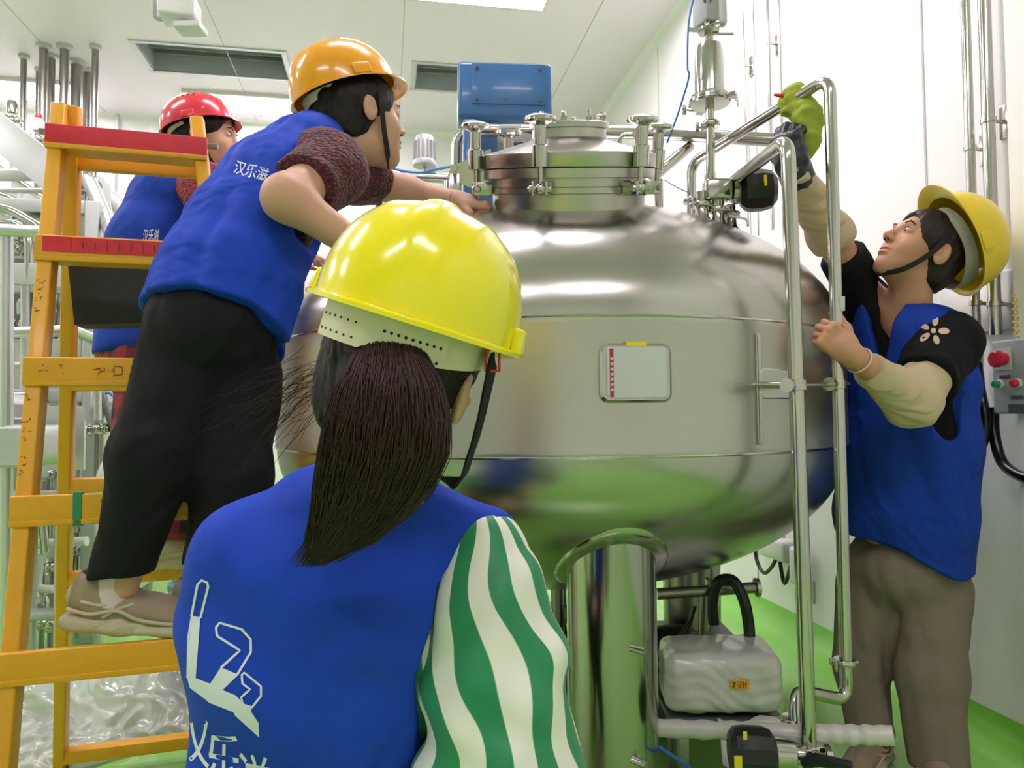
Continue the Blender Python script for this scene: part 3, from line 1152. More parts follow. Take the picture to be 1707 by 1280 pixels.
b = MB().box(fz(12), (.06, .07, .10), (CR * .8 + CF * .3, CF * .8 - CR * .3, ZV), .006)
vb = b.build('actuator_box', M['grey_plastic'], t)
MB().lathe([(.012, 0), (.012, .004)], fz(8) - CF * .036 - CR * .012, -CF, 14).build('knob', M['dark_grey'], vb)
MB().box(fz(12) - CF * .02 + CR * .03, (.03, .03, .12), (CR, CF, ZV), .01).build('solenoid', M['galv'], vb)

o = MB().tube(spline([P(1160, -20, 1.98), P(1148, 40, 1.98), P(1146, 110, 1.99), P(1148, 130, 2.0), P(1130, 190, 2.05), P(1112, 238, 2.12)], 8), .0028, 8).build('air_hose', M['blue_hose'])
tag(o, 'thin blue air hose hanging beside the vent filter', 'hose')
o = MB().tube(spline([P(1108, 300, 2.15), P(1128, 312, 2.12), P(1150, 322, 2.1)], 6), .0015, 6).build('signal_cable', M['dark_grey'])
tag(o, 'thin dark cable from the manway to the tank top nozzle', 'cable')
o = MB().tube(spline([P(1216, 360, 1.98), P(1230, 362, 1.95), P(1244, 366, 1.92), P(1247, 376, 1.9)], 6), .0035, 8).build('earthing_cable', M['galv'])
tag(o, 'short earthing cable curling off the tank shoulder', 'cable')

# ---------------------------------------------------------------- things under the tank
bc = Vector((TC.x, TC.y, 0))
t = empty('bottom_manifold', P(1180, 985, 2.3), 'level steel outlet manifold with capped end below the tank', 'pipe')
y_ = 985
m0, m1 = P(1095, 990, 2.15), P(1258, 979, 2.15)
MB().tube([m0, m1], .0165, 18).build('pipe', M['steel_dark'], t)
MB().lathe([(.018, 0), (.028, .002), (.028, .012), (.02, .016), (0, .018)], m1, m1 - m0, 24).build('end_cap', M['steel'], t)
MB().tube([P(1185, 985, 2.15), P(1183, 928, 2.15)], .008, 12).box(P(1186, 972, 2.15), (.03, .03, .03), None, .004).build('valve_stem', M['steel_dark'], t)
MB().tube([P(1172, 985, 2.16), P(1168, 1080, 2.16)], .010, 12).build('drop_pipe', M['steel_dark'], t)
MB().lathe([(.09, 0), (.09, .02), (.075, .024), (.075, .30), (.09, .302), (.09, .325)], P(1145, 1092, 2.42), ZV, 32).build('outlet_housing', M['steel_dark'], t)
MB().lathe([(.022, 0), (.022, under_z(bc) - P(925, 1090, 2.45).z + .01)], Vector((bc.x, bc.y, P(925, 1090, 2.45).z)), ZV, 20).build('outlet_neck', M['steel_dark'], t)
o = MB().tube(spline([P(1190, 1040, 2.12), P(1188, 1000, 2.12), P(1198, 970, 2.1), P(1222, 968, 2.08), P(1240, 1000, 2.06), P(1248, 1040, 2.05), P(1250, 1072, 2.04)], 8), .016, 16).build('drain_hose', M['black_rubber'])
tag(o, 'thick black hose arching up over the wrapped bundle under the tank', 'hose')
o = MB().tube(spline([P(1158, 1010, 2.2), P(1148, 1040, 2.2), P(1128, 1065, 2.18), P(1108, 1078, 2.15)], 8), .007, 10).build('power_cable', M['black_rubber'])
tag(o, 'black cable running down beside the steel outlet housing', 'cable')
# ---------------------------------------------------------------- implicit surfaces
def A3(v):
    return np.array(tuple(v), dtype=np.float64)


def smin(a, b, k):
    if k <= 0:
        return np.minimum(a, b)
    h = np.maximum(k - np.abs(a - b), 0) / k
    return np.minimum(a, b) - h * h * k * 0.25


def smax(a, b, k):
    return -smin(-a, -b, k)


def f_cone(a, b, ra, rb):
    a, b = A3(a), A3(b)
    ab = b - a
    L2 = float(ab @ ab) + 1e-12

    def f(Q):
        w = Q - a
        t = np.clip(w @ ab / L2, 0, 1)
        return np.linalg.norm(w - t[:, None] * ab, axis=1) - (ra + (rb - ra) * t)
    return f


def f_chain(pts, rs, k=.015):
    fs = [f_cone(pts[i], pts[i + 1], rs[i], rs[i + 1]) for i in range(len(pts) - 1)]

    def f(Q):
        d = fs[0](Q)
        for g in fs[1:]:
            d = smin(d, g(Q), k)
        return d
    return f


def f_ell(c, r, ax=None):
    c = A3(c)
    r = np.array(r, dtype=np.float64)
    R = np.array([tuple(v) for v in ax]) if ax else np.eye(3)

    def f(Q):
        q = (Q - c) @ R.T
        k0 = np.linalg.norm(q / r, axis=1)
        k1 = np.linalg.norm(q / (r * r), axis=1) + 1e-9
        return k0 * (k0 - 1) / k1
    return f


def f_loft(st, k=.03):
    """st: list of (centre, side vector, half width, half depth)"""
    segs = []
    for i in range(len(st) - 1):
        segs.append((A3(st[i][0]), A3(st[i + 1][0]), A3(Vector(st[i][1]).normalized()), A3(Vector(st[i + 1][1]).normalized()),
                     st[i][2], st[i + 1][2], st[i][3], st[i + 1][3]))

    def f(Q):
        out = None
        for a, b, s0, s1, w0, w1, h0, h1 in segs:
            ab = b - a
            L = np.linalg.norm(ab)
            ax = ab / L
            w = Q - a
            tr = w @ ax / L
            t = np.clip(tr, 0, 1)
            s = s0 + (s1 - s0) * 0.5
            s = s - ax * (s @ ax)
            s /= np.linalg.norm(s)
            dv = np.cross(ax, s)
            u = w @ s
            v = w @ dv
            axd = (tr - t) * L
            W = w0 + (w1 - w0) * t
            H = h0 + (h1 - h0) * t
            m = np.minimum(W, H)
            q = np.sqrt((u / W) ** 2 + (v / H) ** 2 + (axd / m) ** 2)
            g = np.sqrt((u / W ** 2) ** 2 + (v / H ** 2) ** 2 + (axd / m ** 2) ** 2) + 1e-9
            d = q * (q - 1) / g
            out = d if out is None else smin(out, d, k)
        return out
    return f


def f_box(c, s, ax, r):
    c = A3(c)
    R = np.array([tuple(v) for v in ax])
    h = np.array(s) / 2 - r

    def f(Q):
        q = np.abs((Q - c) @ R.T) - h
        return np.linalg.norm(np.maximum(q, 0), axis=1) + np.minimum(q.max(axis=1), 0) - r
    return f


def f_plane(p, n):
    """inside where (Q-p).n < 0"""
    p, n = A3(p), A3(Vector(n).normalized())
    return lambda Q: (Q - p) @ n


def U(fs, k=.02):
    """smooth union; items f or (f,k)"""
    fs = [x if isinstance(x, tuple) else (x, k) for x in fs]

    def f(Q):
        d = fs[0][0](Q)
        for g, kk in fs[1:]:
            d = smin(d, g(Q), kk)
        return d
    return f


def OFF(f, r):
    return lambda Q: f(Q) - r


def CUT(f, g, k=.004):
    return lambda Q: smax(f(Q), -g(Q), k)


def INT(f, g, k=.004):
    return lambda Q: smax(f(Q), g(Q), k)


def WR(f, amp, freq, seed=0, dirv=None):
    """cloth folds: ridged warped waves added to the distance"""
    rs = np.random.RandomState(seed)
    D = rs.randn(5, 3)
    D /= np.linalg.norm(D, axis=1)[:, None]
    ph = rs.rand(5) * 6.28
    if dirv is not None:
        dv = A3(Vector(dirv).normalized())
        D = D - 0.85 * (D @ dv)[:, None] * dv
        D /= np.linalg.norm(D, axis=1)[:, None]

    def g(Q):
        w = Q + 0.035 * np.sin((Q @ D[3])[:, None] * freq * .5 + ph[:3])
        n = np.sin(w @ D[0] * freq + ph[0]) + .6 * np.sin(w @ D[1] * freq * 1.7 + ph[1]) + .9 * (1 - 2 * np.abs(np.sin(w @ D[2] * freq * 1.1 + ph[2] + np.sin(w @ D[4] * freq * .7)))) + .5 * (1 - 2 * np.abs(np.sin(w @ D[4] * freq * 1.9)))
        return f(Q) + amp * n
    return g


def surf(f, lo, hi, h):
    """surface nets on a regular grid, evaluated only near the surface"""
    lo, hi = np.array(tuple(lo), float), np.array(tuple(hi), float)
    S = 4
    n = (np.ceil((hi - lo) / (h * S)).astype(int) + 1)
    nc = n
    H = h * S
    cx = [lo[i] + (np.arange(nc[i]) + 0.5) * H for i in range(3)]
    G = np.stack(np.meshgrid(*cx, indexing='ij'), -1).reshape(-1, 3)
    dc = f(G).reshape(nc)
    act = np.abs(dc) < H * 1.9 + .004
    N = nc * S
    val = np.repeat(np.repeat(np.repeat(np.where(dc > 0, 1.0, -1.0), S, 0), S, 1), S, 2)
    am = np.repeat(np.repeat(np.repeat(act, S, 0), S, 1), S, 2)
    idx = np.argwhere(am)
    Q = lo + (idx + 0.5) * h
    vv = np.empty(len(Q))
    for s in range(0, len(Q), 400000):
        vv[s:s + 400000] = f(Q[s:s + 400000])
    val[am] = vv
    val[0], val[-1] = np.maximum(val[0], h), np.maximum(val[-1], h)
    val[:, 0], val[:, -1] = np.maximum(val[:, 0], h), np.maximum(val[:, -1], h)
    val[:, :, 0], val[:, :, -1] = np.maximum(val[:, :, 0], h), np.maximum(val[:, :, -1], h)
    neg = val < 0
    cn = np.array(val.shape) - 1
    acc = np.zeros(tuple(cn) + (3,))
    cnt = np.zeros(tuple(cn))
    edges = []
    for ax in range(3):
        sa = [slice(None)] * 3
        sb = [slice(None)] * 3
        sa[ax] = slice(0, -1)
        sb[ax] = slice(1, None)
        va, vb = val[tuple(sa)], val[tuple(sb)]
        cr = neg[tuple(sa)] != neg[tuple(sb)]
        ii = np.argwhere(cr)
        a_, b_ = va[cr], vb[cr]
        t = a_ / (a_ - b_)
        pos = ii.astype(float)
        pos[:, ax] += t
        o1, o2 = [(1, 2), (2, 0), (0, 1)][ax]
        for d1 in (0, -1):
            for d2 in (0, -1):
                c = ii.copy()
                c[:, o1] += d1
                c[:, o2] += d2
                ok = np.all((c >= 0) & (c < cn), axis=1)
                np.add.at(acc, tuple(c[ok].T), pos[ok])
                np.add.at(cnt, tuple(c[ok].T), 1)
        edges.append((ax, ii, neg[tuple(sa)][cr], o1, o2))
    vm = cnt > 0
    vid = -np.ones(tuple(cn), dtype=np.int64)
    vid[vm] = np.arange(vm.sum())
    V = acc[vm] / cnt[vm][:, None]
    V = lo + (V + 0.5) * h
    F = []
    for ax, ii, sgn, o1, o2 in edges:
        ok = np.all((ii[:, [o1, o2]] >= 1) & (ii[:, [o1, o2]] < cn[[o1, o2]]), axis=1)
        ii, sgn = ii[ok], sgn[ok]
        qs = []
        for d1, d2 in ((0, 0), (-1, 0), (-1, -1), (0, -1)):
            c = ii.copy()
            c[:, o1] += d1
            c[:, o2] += d2
            qs.append(vid[tuple(c.T)])
        q = np.stack(qs, 1)
        q[~sgn] = q[~sgn][:, ::-1]
        F.append(q)
    F = np.concatenate(F)
    F = F[(F >= 0).all(1)]
    return V, F


def bounds(pts, pad):
    a = np.array([tuple(p) for p in pts])
    return a.min(0) - pad, a.max(0) + pad


def sdf_obj(name, f, lo, hi, h, m, parent=None, keep=None):
    V, F = surf(f, lo, hi, h)
    o = link_mesh(name, V, F, m, parent)
    return o, V, F


def multi_obj(name, f, boxes, m, parent):
    """one mesh from several grids of one field (coarse body, fine hands and head)"""
    Vs, Fs, o = [], [], 0
    for lo, hi, h, inner in boxes:
        V, F = surf(f, lo, hi, h)
        if inner:
            keep = np.ones(len(F), bool)
            for (l2, h2) in inner:
                c = V[F].mean(1)
                l2, h2 = np.array(tuple(l2)) + .006, np.array(tuple(h2)) - .006
                keep &= ~np.all((c > l2) & (c < h2), axis=1)
            F = F[keep]
        # open the walls that closed the surface at the grid border
        c = V[F].mean(1)
        l1, h1 = np.array(tuple(lo)), np.array(tuple(hi))
        F = F[np.all((c > l1 + h * 1.2) & (c < V.max(0) + h * 9), axis=1)] if inner is None else F
        Vs.append(V)
        Fs.append(F + o)
        o += len(V)
    return link_mesh(name, np.concatenate(Vs), np.concatenate(Fs), m, parent)
# ---------------------------------------------------------------- wrapped bundle, covered pipe, low valve
wc = P(1196, 1120, 1.98)
wa = (CR * .985 - CF * .1 - ZV * .0).normalized()
wb_ = CF.copy()


def f_wrap(Q):
    d = f_box(wc, (.318, .22, .160), (wa, wb_, ZV), .040)(Q)
    q = Q - A3(wc)
    x = q @ A3(wa)
    d = d + .0012 * np.sin(x * 75 + 4 * (q[:, 2] * 12)) + .001 * np.sin(q @ np.array([80., 20., 60.])) + .0028 * np.abs(np.sin(q @ np.array([30., -40., 95.]) + 2 * np.sin(x * 30))) + .05 * np.clip(-x - .09, 0, 1)
    return d


wrap, WV, WF = sdf_obj('wrapped_motor', f_wrap, A3(wc) - .26, A3(wc) + .26, .006, M['wrap'])
tag(wrap, 'bulky motor wrapped in white plastic film with an orange sticker, under the tank', 'motor')
decal('orange_sticker', flat_poly([[(1216, 1134), (1249, 1132), (1250, 1148), (1218, 1150)]]), (WV, WF), M['label_orange'], wrap, .003)
decal('sticker_writing', flat_poly(None, [([(1221, 1138), (1227, 1138), (1224, 1141), (1221, 1146)], 1.4), ([(1224, 1137), (1224, 1147)], 1.3), ([(1230, 1137), (1236, 1137), (1236, 1141), (1230, 1142), (1236, 1147)], 1.3),
                                        ([(1239, 1136), (1239, 1147)], 1.4), ([(1239, 1141), (1246, 1140)], 1.3), ([(1244, 1136), (1243, 1146)], 1.3)]), (WV, WF), M['ink'], wrap, .004)
# stand carrying the wrapped motor
sb = P(1196, 1178, 1.98)
t = empty('motor_stand', (sb.x, sb.y, 0), 'low grey stand draped in white film, carrying the wrapped motor', 'stand')
b = MB()
b.box(Vector((sb.x, sb.y, wc.z - .098)), (.30, .2, .02), (wa, wb_, ZV), .004)
b.build('top_plate', M['dark_grey'], t)
for sx in (-.11, .11):
    for sy in (-.07, .07):
        q = Vector((sb.x, sb.y, 0)) + wa * sx + wb_ * sy
        MB().bar(q, q + ZV * (wc.z - .105), .03, .03, wa, .003).build('leg', M['steel_dark'], t)
dr = []
fl = []
for i in range(13):
    for j in range(8):
        u, v = i / 12, j / 7
        q = Vector((sb.x, sb.y, 0)) + wa * (-.03 + .19 * u) - wb_ * (.105 + .05 * v + .006 * math.sin(u * 20 + v * 5)) + ZV * (wc.z - .082 - .10 * v - .01 * math.sin(u * 7))
        dr.append(q)
for i in range(12):
    for j in range(7):
        fl.append((i * 8 + j, (i + 1) * 8 + j, (i + 1) * 8 + j + 1, i * 8 + j + 1))
fo = link_mesh('film_drape', dr, fl, M['wrap'], t)
sm = fo.modifiers.new('thick', 'SOLIDIFY')
sm.thickness = .003

cp = [P(1085, 1213, 1.72), P(1330, 1222, 1.60), P(1490, 1226, 1.52)]
V_, rr_ = [], []
pp = spline(cp, 20)
b = MB().tube(pp, [.0205 + .0012 * math.sin(i * 1.9) + .001 * math.sin(i * 4.7) for i in range(len(pp))], 18)
o = b.build('film_covered_pipe', M['wrap'])
tag(o, 'level pipe wrapped in clear white film in front of the worker\'s feet', 'pipe')

# low valve with black actuator at the bottom edge
vc = P(1338, 1262, 1.58)
t = empty('drain_valve', (vc.x, vc.y, 0), 'steel drain valve with big black actuator at the lower edge, under the tall pipes', 'valve')
b = MB()
b.box(vc - ZV * .005, (.10, .05, .045), (CR, CF, ZV), .008)
b.tube([vc, vc - ZV * (vc.z - .02)], .014, 14)
b.lathe([(.03, 0), (.03, .012)], vc - CR * .06, CR, 20)
b.lathe([(.03, 0), (.03, .012)], vc + CR * .045, CR, 20)
b.build('valve_body', M['steel'], t)
b = MB()
tri_clamp(b, vc - CR * .075, CR, .02, True, 4)
tri_clamp(b, vc + ZV * .035 - CR * .0, ZV, .019, True, 1)
tri_clamp(b, P(1322, 1200, 1.63), ZV, .0165, True, 3)
b.build('clamp', M['steel'], t)
b = MB().lathe([(.0, -.04), (.04, -.04), (.052, -.03), (.055, -.01), (.055, .03), (.05, .045), (.036, .055), (0, .055)], P(1248, 1254, 1.56), (CR - CF * .12).normalized(), 12)
ac2 = b.build('actuator', M['black'], t, True, 20)
q = P(1248, 1254, 1.56)
MB().lathe([(.0, .05), (.034, .05), (.03, .095), (.02, .1), (.02, .12)], q, (CR - CF * .12).normalized(), 20).build('yoke', M['steel'], t)
MB().box(P(1231, 1272, 1.50) + CF * .002, (.016, .004, .028), (CR, CF, ZV)).box(P(1242, 1226, 1.502), (.008, .003, .016), (CR, CF, ZV)).build('yellow_sticker', M['label_yellow'], ac2, False)
MB().tube([P(1340, 1272, 1.52), P(1362, 1266, 1.5), P(1420, 1277, 1.46)], [.012, .014, .010], 12).build('hand_lever', M['black'], t)
o = MB().tube(spline([P(1100, 1245, 1.7), P(1118, 1258, 1.68), P(1140, 1272, 1.65), P(1160, 1290, 1.6)], 6), .004, 8).build('air_hose', M['blue_hose'])
tag(o, 'blue air hose on the floor side beside the front tank leg', 'hose')
# dark agitator base / pump block in the shade behind the front leg
bb = P(1130, 1180, 2.45)
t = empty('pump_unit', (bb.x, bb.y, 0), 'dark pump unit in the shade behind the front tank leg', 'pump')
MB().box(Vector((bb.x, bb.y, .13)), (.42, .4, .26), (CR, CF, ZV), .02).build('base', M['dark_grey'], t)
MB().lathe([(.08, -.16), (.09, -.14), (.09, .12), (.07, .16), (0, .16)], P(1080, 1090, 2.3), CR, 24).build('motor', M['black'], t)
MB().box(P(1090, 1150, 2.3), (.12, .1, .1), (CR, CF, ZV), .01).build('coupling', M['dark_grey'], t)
# things seen left of the leg below the shell
gg = P(935, 1020, 2.5)
t = empty('sampling_valve', (gg.x, gg.y, 0), 'small steel sampling valve behind the left side of the front tank leg', 'valve')
b = MB().tube([Vector((gg.x, gg.y, 0.01)), Vector((gg.x, gg.y, under_z(gg) + .01))], .02, 14)
b.build('pipe', M['steel_dark'], t)
MB().box(gg, (.09, .08, .06), (CR, CF, ZV), .01).build('valve_body', M['steel_dark'], t)
MB().box(gg - ZV * .09, (.07, .07, .07), (CR, CF, ZV), .012).build('actuator', M['black'], t)

# ---------------------------------------------------------------- right wall fittings
def wall_pipe(px, py0, py1, r, label, off=.05, straps=(), m='steel', px2=None, z0=None):
    a = on_x(px, py0, WALL_R - off)
    b_ = on_x(px if px2 is None else px2, py1, WALL_R - off)
    yy = (a.y + b_.y) / 2
    ztop_ = a.z if py0 > 0 else CEIL
    t_ = empty('wall_pipe', (WALL_R - off, yy, b_.z), label, 'pipe', None)
    MB().tube([(WALL_R - off, yy, ztop_), (WALL_R - off, yy, b_.z)], r, 14).build('pipe', M[m], t_)
    for s in straps:
        q = on_x(px, s, WALL_R - off)
        q = Vector((WALL_R - off, yy, q.z))
        MB().tube([q, Vector((WALL_R, yy, q.z))], .006, 10).box(Vector((WALL_R - .004, yy, q.z)), (.008, .035, .10), None, .003).lathe([(r, -.008), (r + .004, -.007), (r + .004, .007), (r, .008)], q, ZV, 16).build('wall_clip', M[m], t_)
    return t_


wall_pipe(1612, -5, 592, .0135, 'thinner of the two pipes on the wall behind the right hand worker\'s helmet', .055, (250, 508), px2=1625)
wall_pipe(1650, -5, 560, .017, 'thicker wall pipe coming down into the grey control box', .06, (200, 508))
wall_pipe(1243, -5, 372, .006, 'thin far wall pipe, leftmost of four behind the vent filter', .04, (108,))
wall_pipe(1260, -5, 395, .005, 'thin far wall pipe, second from the left of four', .04, ())
wall_pipe(1284, -5, 385, .009, 'thin far wall pipe with a clip near its top', .05, (70,))
wall_pipe(1303, -5, 400, .007, 'thin far wall pipe, rightmost of the four beside the raised hand', .05, ())

cb = on_x(1682, 628, WALL_R - .045)
t = empty('control_box', (WALL_R, cb.y, cb.z - .11), 'grey push button box with red and green buttons on the right wall', 'control box')
AX = (Vector((0, 1, 0)), Vector((0, 0, 1)), Vector((1, 0, 0)))
ztp, zbt = on_x(1675, 566, WALL_R - .09).z, on_x(1675, 690, WALL_R - .09).z
y1b, y0b = on_x(1652, 600, WALL_R - .09).y, on_x(1722, 600, WALL_R - .09).y
cy, hh_, ww = (y0b + y1b) / 2, ztp - zbt, (y1b - y0b)
bx_ = MB().box((WALL_R - .045, cy, (ztp + zbt) / 2), (.09, ww, hh_), None, .008).build('enclosure', M['grey_plastic'], t)
fx = WALL_R - .0905


def btn(py_, fy, r, m, name):
    z = ztp - (py_ - 566) / (690 - 566) * hh_
    y = y1b - fy * ww
    MB().lathe([(r * 1.35, 0), (r * 1.35, .006), (r * 1.1, .008)], (fx, y, z), (-1, 0, 0), 20).build('button_bezel', M['label_white'], bx_)
    MB().lathe([(r, 0), (r, .016), (r * .8, .02), (0, .02)], (fx - .004, y, z), (-1, 0, 0), 20).build(name, M[m], bx_)


MB().box((fx, y1b - ww * .3, ztp - hh_ * .26), (.004, ww * .42, hh_ * .3)).build('switch_plate', M['label_white'], bx_)
MB().lathe([(.018, 0), (.018, .02), (.024, .022), (.024, .032), (.018, .036), (0, .036)], (fx, y1b - .34 * ww, ztp - .26 * hh_), (-1, 0, 0), 20).build('emergency_button', M['btn_red'], bx_)
btn(640, .22, .010, 'btn_green', 'green_button')
btn(640, .66, .010, 'btn_red', 'red_button')
MB().box((fx, y1b - ww * .34, ztp - hh_ * .50), (.003, ww * .26, hh_ * .05)).build('small_label', M['dark_grey'], bx_)
MB().box((fx, y1b - ww * .62, ztp - hh_ * .78), (.003, ww * .28, hh_ * .05)).build('small_label', M['dark_grey'], bx_)
MB().box((fx, y1b - ww * .66, ztp - hh_ * .93), (.004, ww * .5, hh_ * .12)).build('rating_plate', M['dark_grey'], bx_)
MB().box((WALL_R - .012, on_x(1640, 530, WALL_R).y - .02, on_x(1640, 530, WALL_R).z + .04), (.02, .34, .17), None, .003).build('back_board', M['alu'], t)
yy = cb.y + .03
q = on_x(1690, 508, WALL_R - .08)
b = MB()
pts = []
for k in range(60):
    a = k * .75
    pts.append(Vector((WALL_R - .075 + .006 * math.cos(a), q.y + .006 * math.sin(a), q.z + .03 - k * .0021)))
b.tube(pts, .0022, 6)
o = b.build('curled_wire', M['wire_yellow'])
tag(o, 'curled yellow green earth wire above the push button box', 'wire')

# black hoses on the right wall
q0 = on_x(1627, 605, WALL_R - .06)
MBh = MB().tube(spline([q0 + ZV * .02, on_x(1633, 650, WALL_R - .07), on_x(1642, 700, WALL_R - .08), on_x(1634, 745, WALL_R - .09), on_x(1606, 785, WALL_R - .10), on_x(1580, 800, WALL_R - .08), on_x(1560, 785, WALL_R - .05)], 8), .016, 14)
o = MBh.build('wall_hose', M['black_rubber'])
tag(o, 'thick black hose hanging on the wall close behind the worker\'s back', 'hose')
MB().lathe([(.017, 0), (.020, .01), (.020, .05), (.026, .055), (.026, .065)], q0 - ZV * .015, ZV, 16).build('hose_fitting', M['steel'], o)
o = MB().tube(spline([on_x(1656, 680, WALL_R - .05), on_x(1657, 720, WALL_R - .06), on_x(1668, 765, WALL_R - .07), on_x(1690, 788, WALL_R - .08), on_x(1722, 797, WALL_R - .08), on_x(1760, 780, WALL_R - .06)], 8), .015, 14).build('wall_hose', M['black_rubber'])
tag(o, 'thick black hose looping out from under the push button box', 'hose')
# far wall valve set under the tank edge
q = on_x(1305, 915, WALL_R - .06)
t = empty('wall_valve_set', (WALL_R, q.y, q.z), 'pale valve set with hanging black hoses low on the far right wall', 'valve')
MB().box(q, (.09, .16, .10), None, .02).box(q - Vector((0, -.12, .02)), (.06, .10, .07), None, .015).box(q + Vector((0, -.11, -.05)), (.05, .06, .16), None, .015).build('valve_block', M['white_plastic'], t)
MB().tube([q + ZV * .05, q + ZV * .42], .012, 12).tube([q + Vector((0, .12, .03)), q + Vector((0, .12, .3))], .010, 12).build('feed_pipes', M['alu'], t)
for k, (x0, x1, yb) in enumerate(((1258, 1292, 955), (1296, 1320, 972))):
    MB().tube(spline([on_x(x0, 905, WALL_R - .04), on_x(x0 + 4, 935, WALL_R - .05), on_x((x0 + x1) / 2, yb, WALL_R - .05), on_x(x1, 935, WALL_R - .05), on_x(x1 - 2, 915, WALL_R - .05)], 8), .009, 12).build('hose', M['black_rubber'], t)
q = on_x(1353, 985, WALL_R)
o = MB().box(q + Vector((-.006, 0, 0)), (.012, .05, .10), None, .004).build('socket_plate', M['white_plastic'])
tag(o, 'small white socket plate low on the right wall between the tall pipes', 'socket')

# ---------------------------------------------------------------- hanging things from the ceiling, left
t_ = on_z(262, 0, CEIL)
hx = P(300, 18, 3.3)
t = empty('hanging_floodlight', (hx.x, hx.y, CEIL), 'white box fixture hanging from the ceiling at the top left', 'fixture')
b = MB().box(hx, (.16, .14, .10), None, .012)
b.build('housing', M['white_plastic'], t)
MB().box(P(318, 48, 3.3), (.12, .10, .03), (CR, CF, ZV), .006).box(P(306, 40, 3.3), (.02, .02, .08), None).build('cover_plate', M['label_white'], t)
b = MB().tube(fillet([Vector((P(257, 0, 3.3).x, P(257, 0, 3.3).y, CEIL)), P(257, 32, 3.3), P(282, 32, 3.3)], .03), .010, 12)
b.build('hanger_pipe', M['grey_plastic'], t)

# filter on pipe behind the tank
fb = P(708, 262, 3.1)
t = empty('pipe_filter', fb, 'small ribbed filter head behind the tank, left of the blue motor', 'filter')
fh = (P(708, 228, 3.1) - fb).length
b = MB().lathe([(.05, -.01), (.052, 0), (.048, .012), (.044, .014), (.042, .10), (.036, .12), (0, .122)], fb - ZV * .03, ZV, 24)
b.build('head', M['galv'], t)
b = MB()
for k in range(14):
    a = 2 * math.pi * k / 14
    o_ = Vector((math.cos(a), math.sin(a), 0)) * .045
    b.bar(fb - ZV * .012 + o_, fb + ZV * .065 + o_, .006, .006)
b.build('ribs', M['grey_plastic'], t)
q = P(708, 296, 3.1)
MB().tube([fb - ZV * .03, q], .010, 12).build('stem', M['steel'], t)
t = empty('header_pipe', P(700, 296, 3.1), 'level steel header pipe behind the tank under the small ribbed filter', 'pipe')
MB().tube([P(598, 291, 3.1), P(760, 298, 3.1)], .022, 16).build('pipe', M['steel'], t)
for xx in (632, 745):
    q = P(xx, 294, 3.1)
    MB().tube([q, Vector((q.x, q.y, .01))], .018, 14).build('support_leg', M['steel'], t)
o = MB().tube(spline([P(640, 275, 3.0), P(668, 284, 3.0), P(700, 288, 2.98), P(740, 280, 2.9), P(790, 272, 2.7), P(800, 275, 2.6)], 8), .0055, 8).build('air_hose', M['blue_hose'])
tag(o, 'blue air hose sagging between the worker\'s chin and the manway hinge', 'hose')
q = P(628, 350, 2.9)
o = MB().tube(spline([P(624, 300, 2.9), P(632, 340, 2.9), P(622, 370, 2.9), P(604, 395, 2.9)], 8), .014, 10).build('drain_hose', M['black_rubber'])
tag(o, 'dark hose behind the yellow helmet of the nearest worker', 'hose')
MB().tube([P(646, 300, 3.0), Vector((P(646, 300, 3.0).x, P(646, 300, 3.0).y, 0.01))], .014, 10).build('drop_pipe', M['alu'], o)

# ---------------------------------------------------------------- ceiling drop pipes, far left
CP = [(40, 92, .032, 4.9, 'single thin drop pipe at the far left, hung from the ceiling'),
      (63, 113, .02, 5.2, 'short thin drop pipe behind the far left drop pipes'),
      (73, 75, .045, 5.0, 'drop pipe with two stacked sockets, left of the ladder top'),
      (85, 92, .045, 5.0, 'drop pipe left of the ladder top, second of the tight cluster'),
      (108, 76, .045, 4.95, 'tall bright drop pipe just above the left ladder rail'),
      (128, 103, .06, 5.0, 'wide dark drop pipe right above the ladder top rung'),
      (146, 116, .05, 5.1, 'short wide drop pipe beside the rightmost drop pipe'),
      (159, 76, .034, 4.95, 'rightmost ceiling drop pipe, thin and bright')]
for px_, py_, r_, d_, lb in CP:
    q = on_z(px_, py_, CEIL)
    t = empty('drop_pipe', (q.x, q.y, CEIL), lb, 'pipe', None)
    zb = P(px_, 235, q.y).z if False else 1.9
    MB().tube([(q.x, q.y, CEIL), (q.x, q.y, zb)], r_ * .62, 14).build('pipe', M['steel_dark'], t)
    MB().lathe([(r_ * .7, -.03), (r_ * 1.1, -.02), (r_ * 1.1, 0)], (q.x, q.y, CEIL), ZV, 18).build('ceiling_collar', M['galv'], t)

# ---------------------------------------------------------------- pipe skid on the left
def frame_member(b, p, q, w=.06, m=None):
    b.bar(p, q, w, w, ZV if abs((Vector(q) - Vector(p)).normalized().z) < .9 else CR, .004)


def skid(label, x0, x1, y0, y1, h, levels, cat='frame', w=.06):
    t_ = empty('pipe_rack', ((x0 + x1) / 2, (y0 + y1) / 2, 0), label, cat)
    for x in (x0, x1):
        for y in (y0, y1):
            MB().bar((x, y, 0), (x, y, h), w, w, (1, 0, 0), .004).build('post', M['galv'], t_)
    for z in levels:
        for y in (y0, y1):
            MB().bar((x0 + w / 2, y, z), (x1 - w / 2, y, z), w, w, (0, 1, 0), .004).build('cross_beam', M['galv'], t_)
        for x in (x0, x1):
            MB().bar((x, y0 + w / 2, z), (x, y1 - w / 2, z), w, w, (1, 0, 0), .004).build('side_beam', M['galv'], t_)
    return t_


def gp(px, d):
    q = P(px, 686, d)
    return q.x, q.y


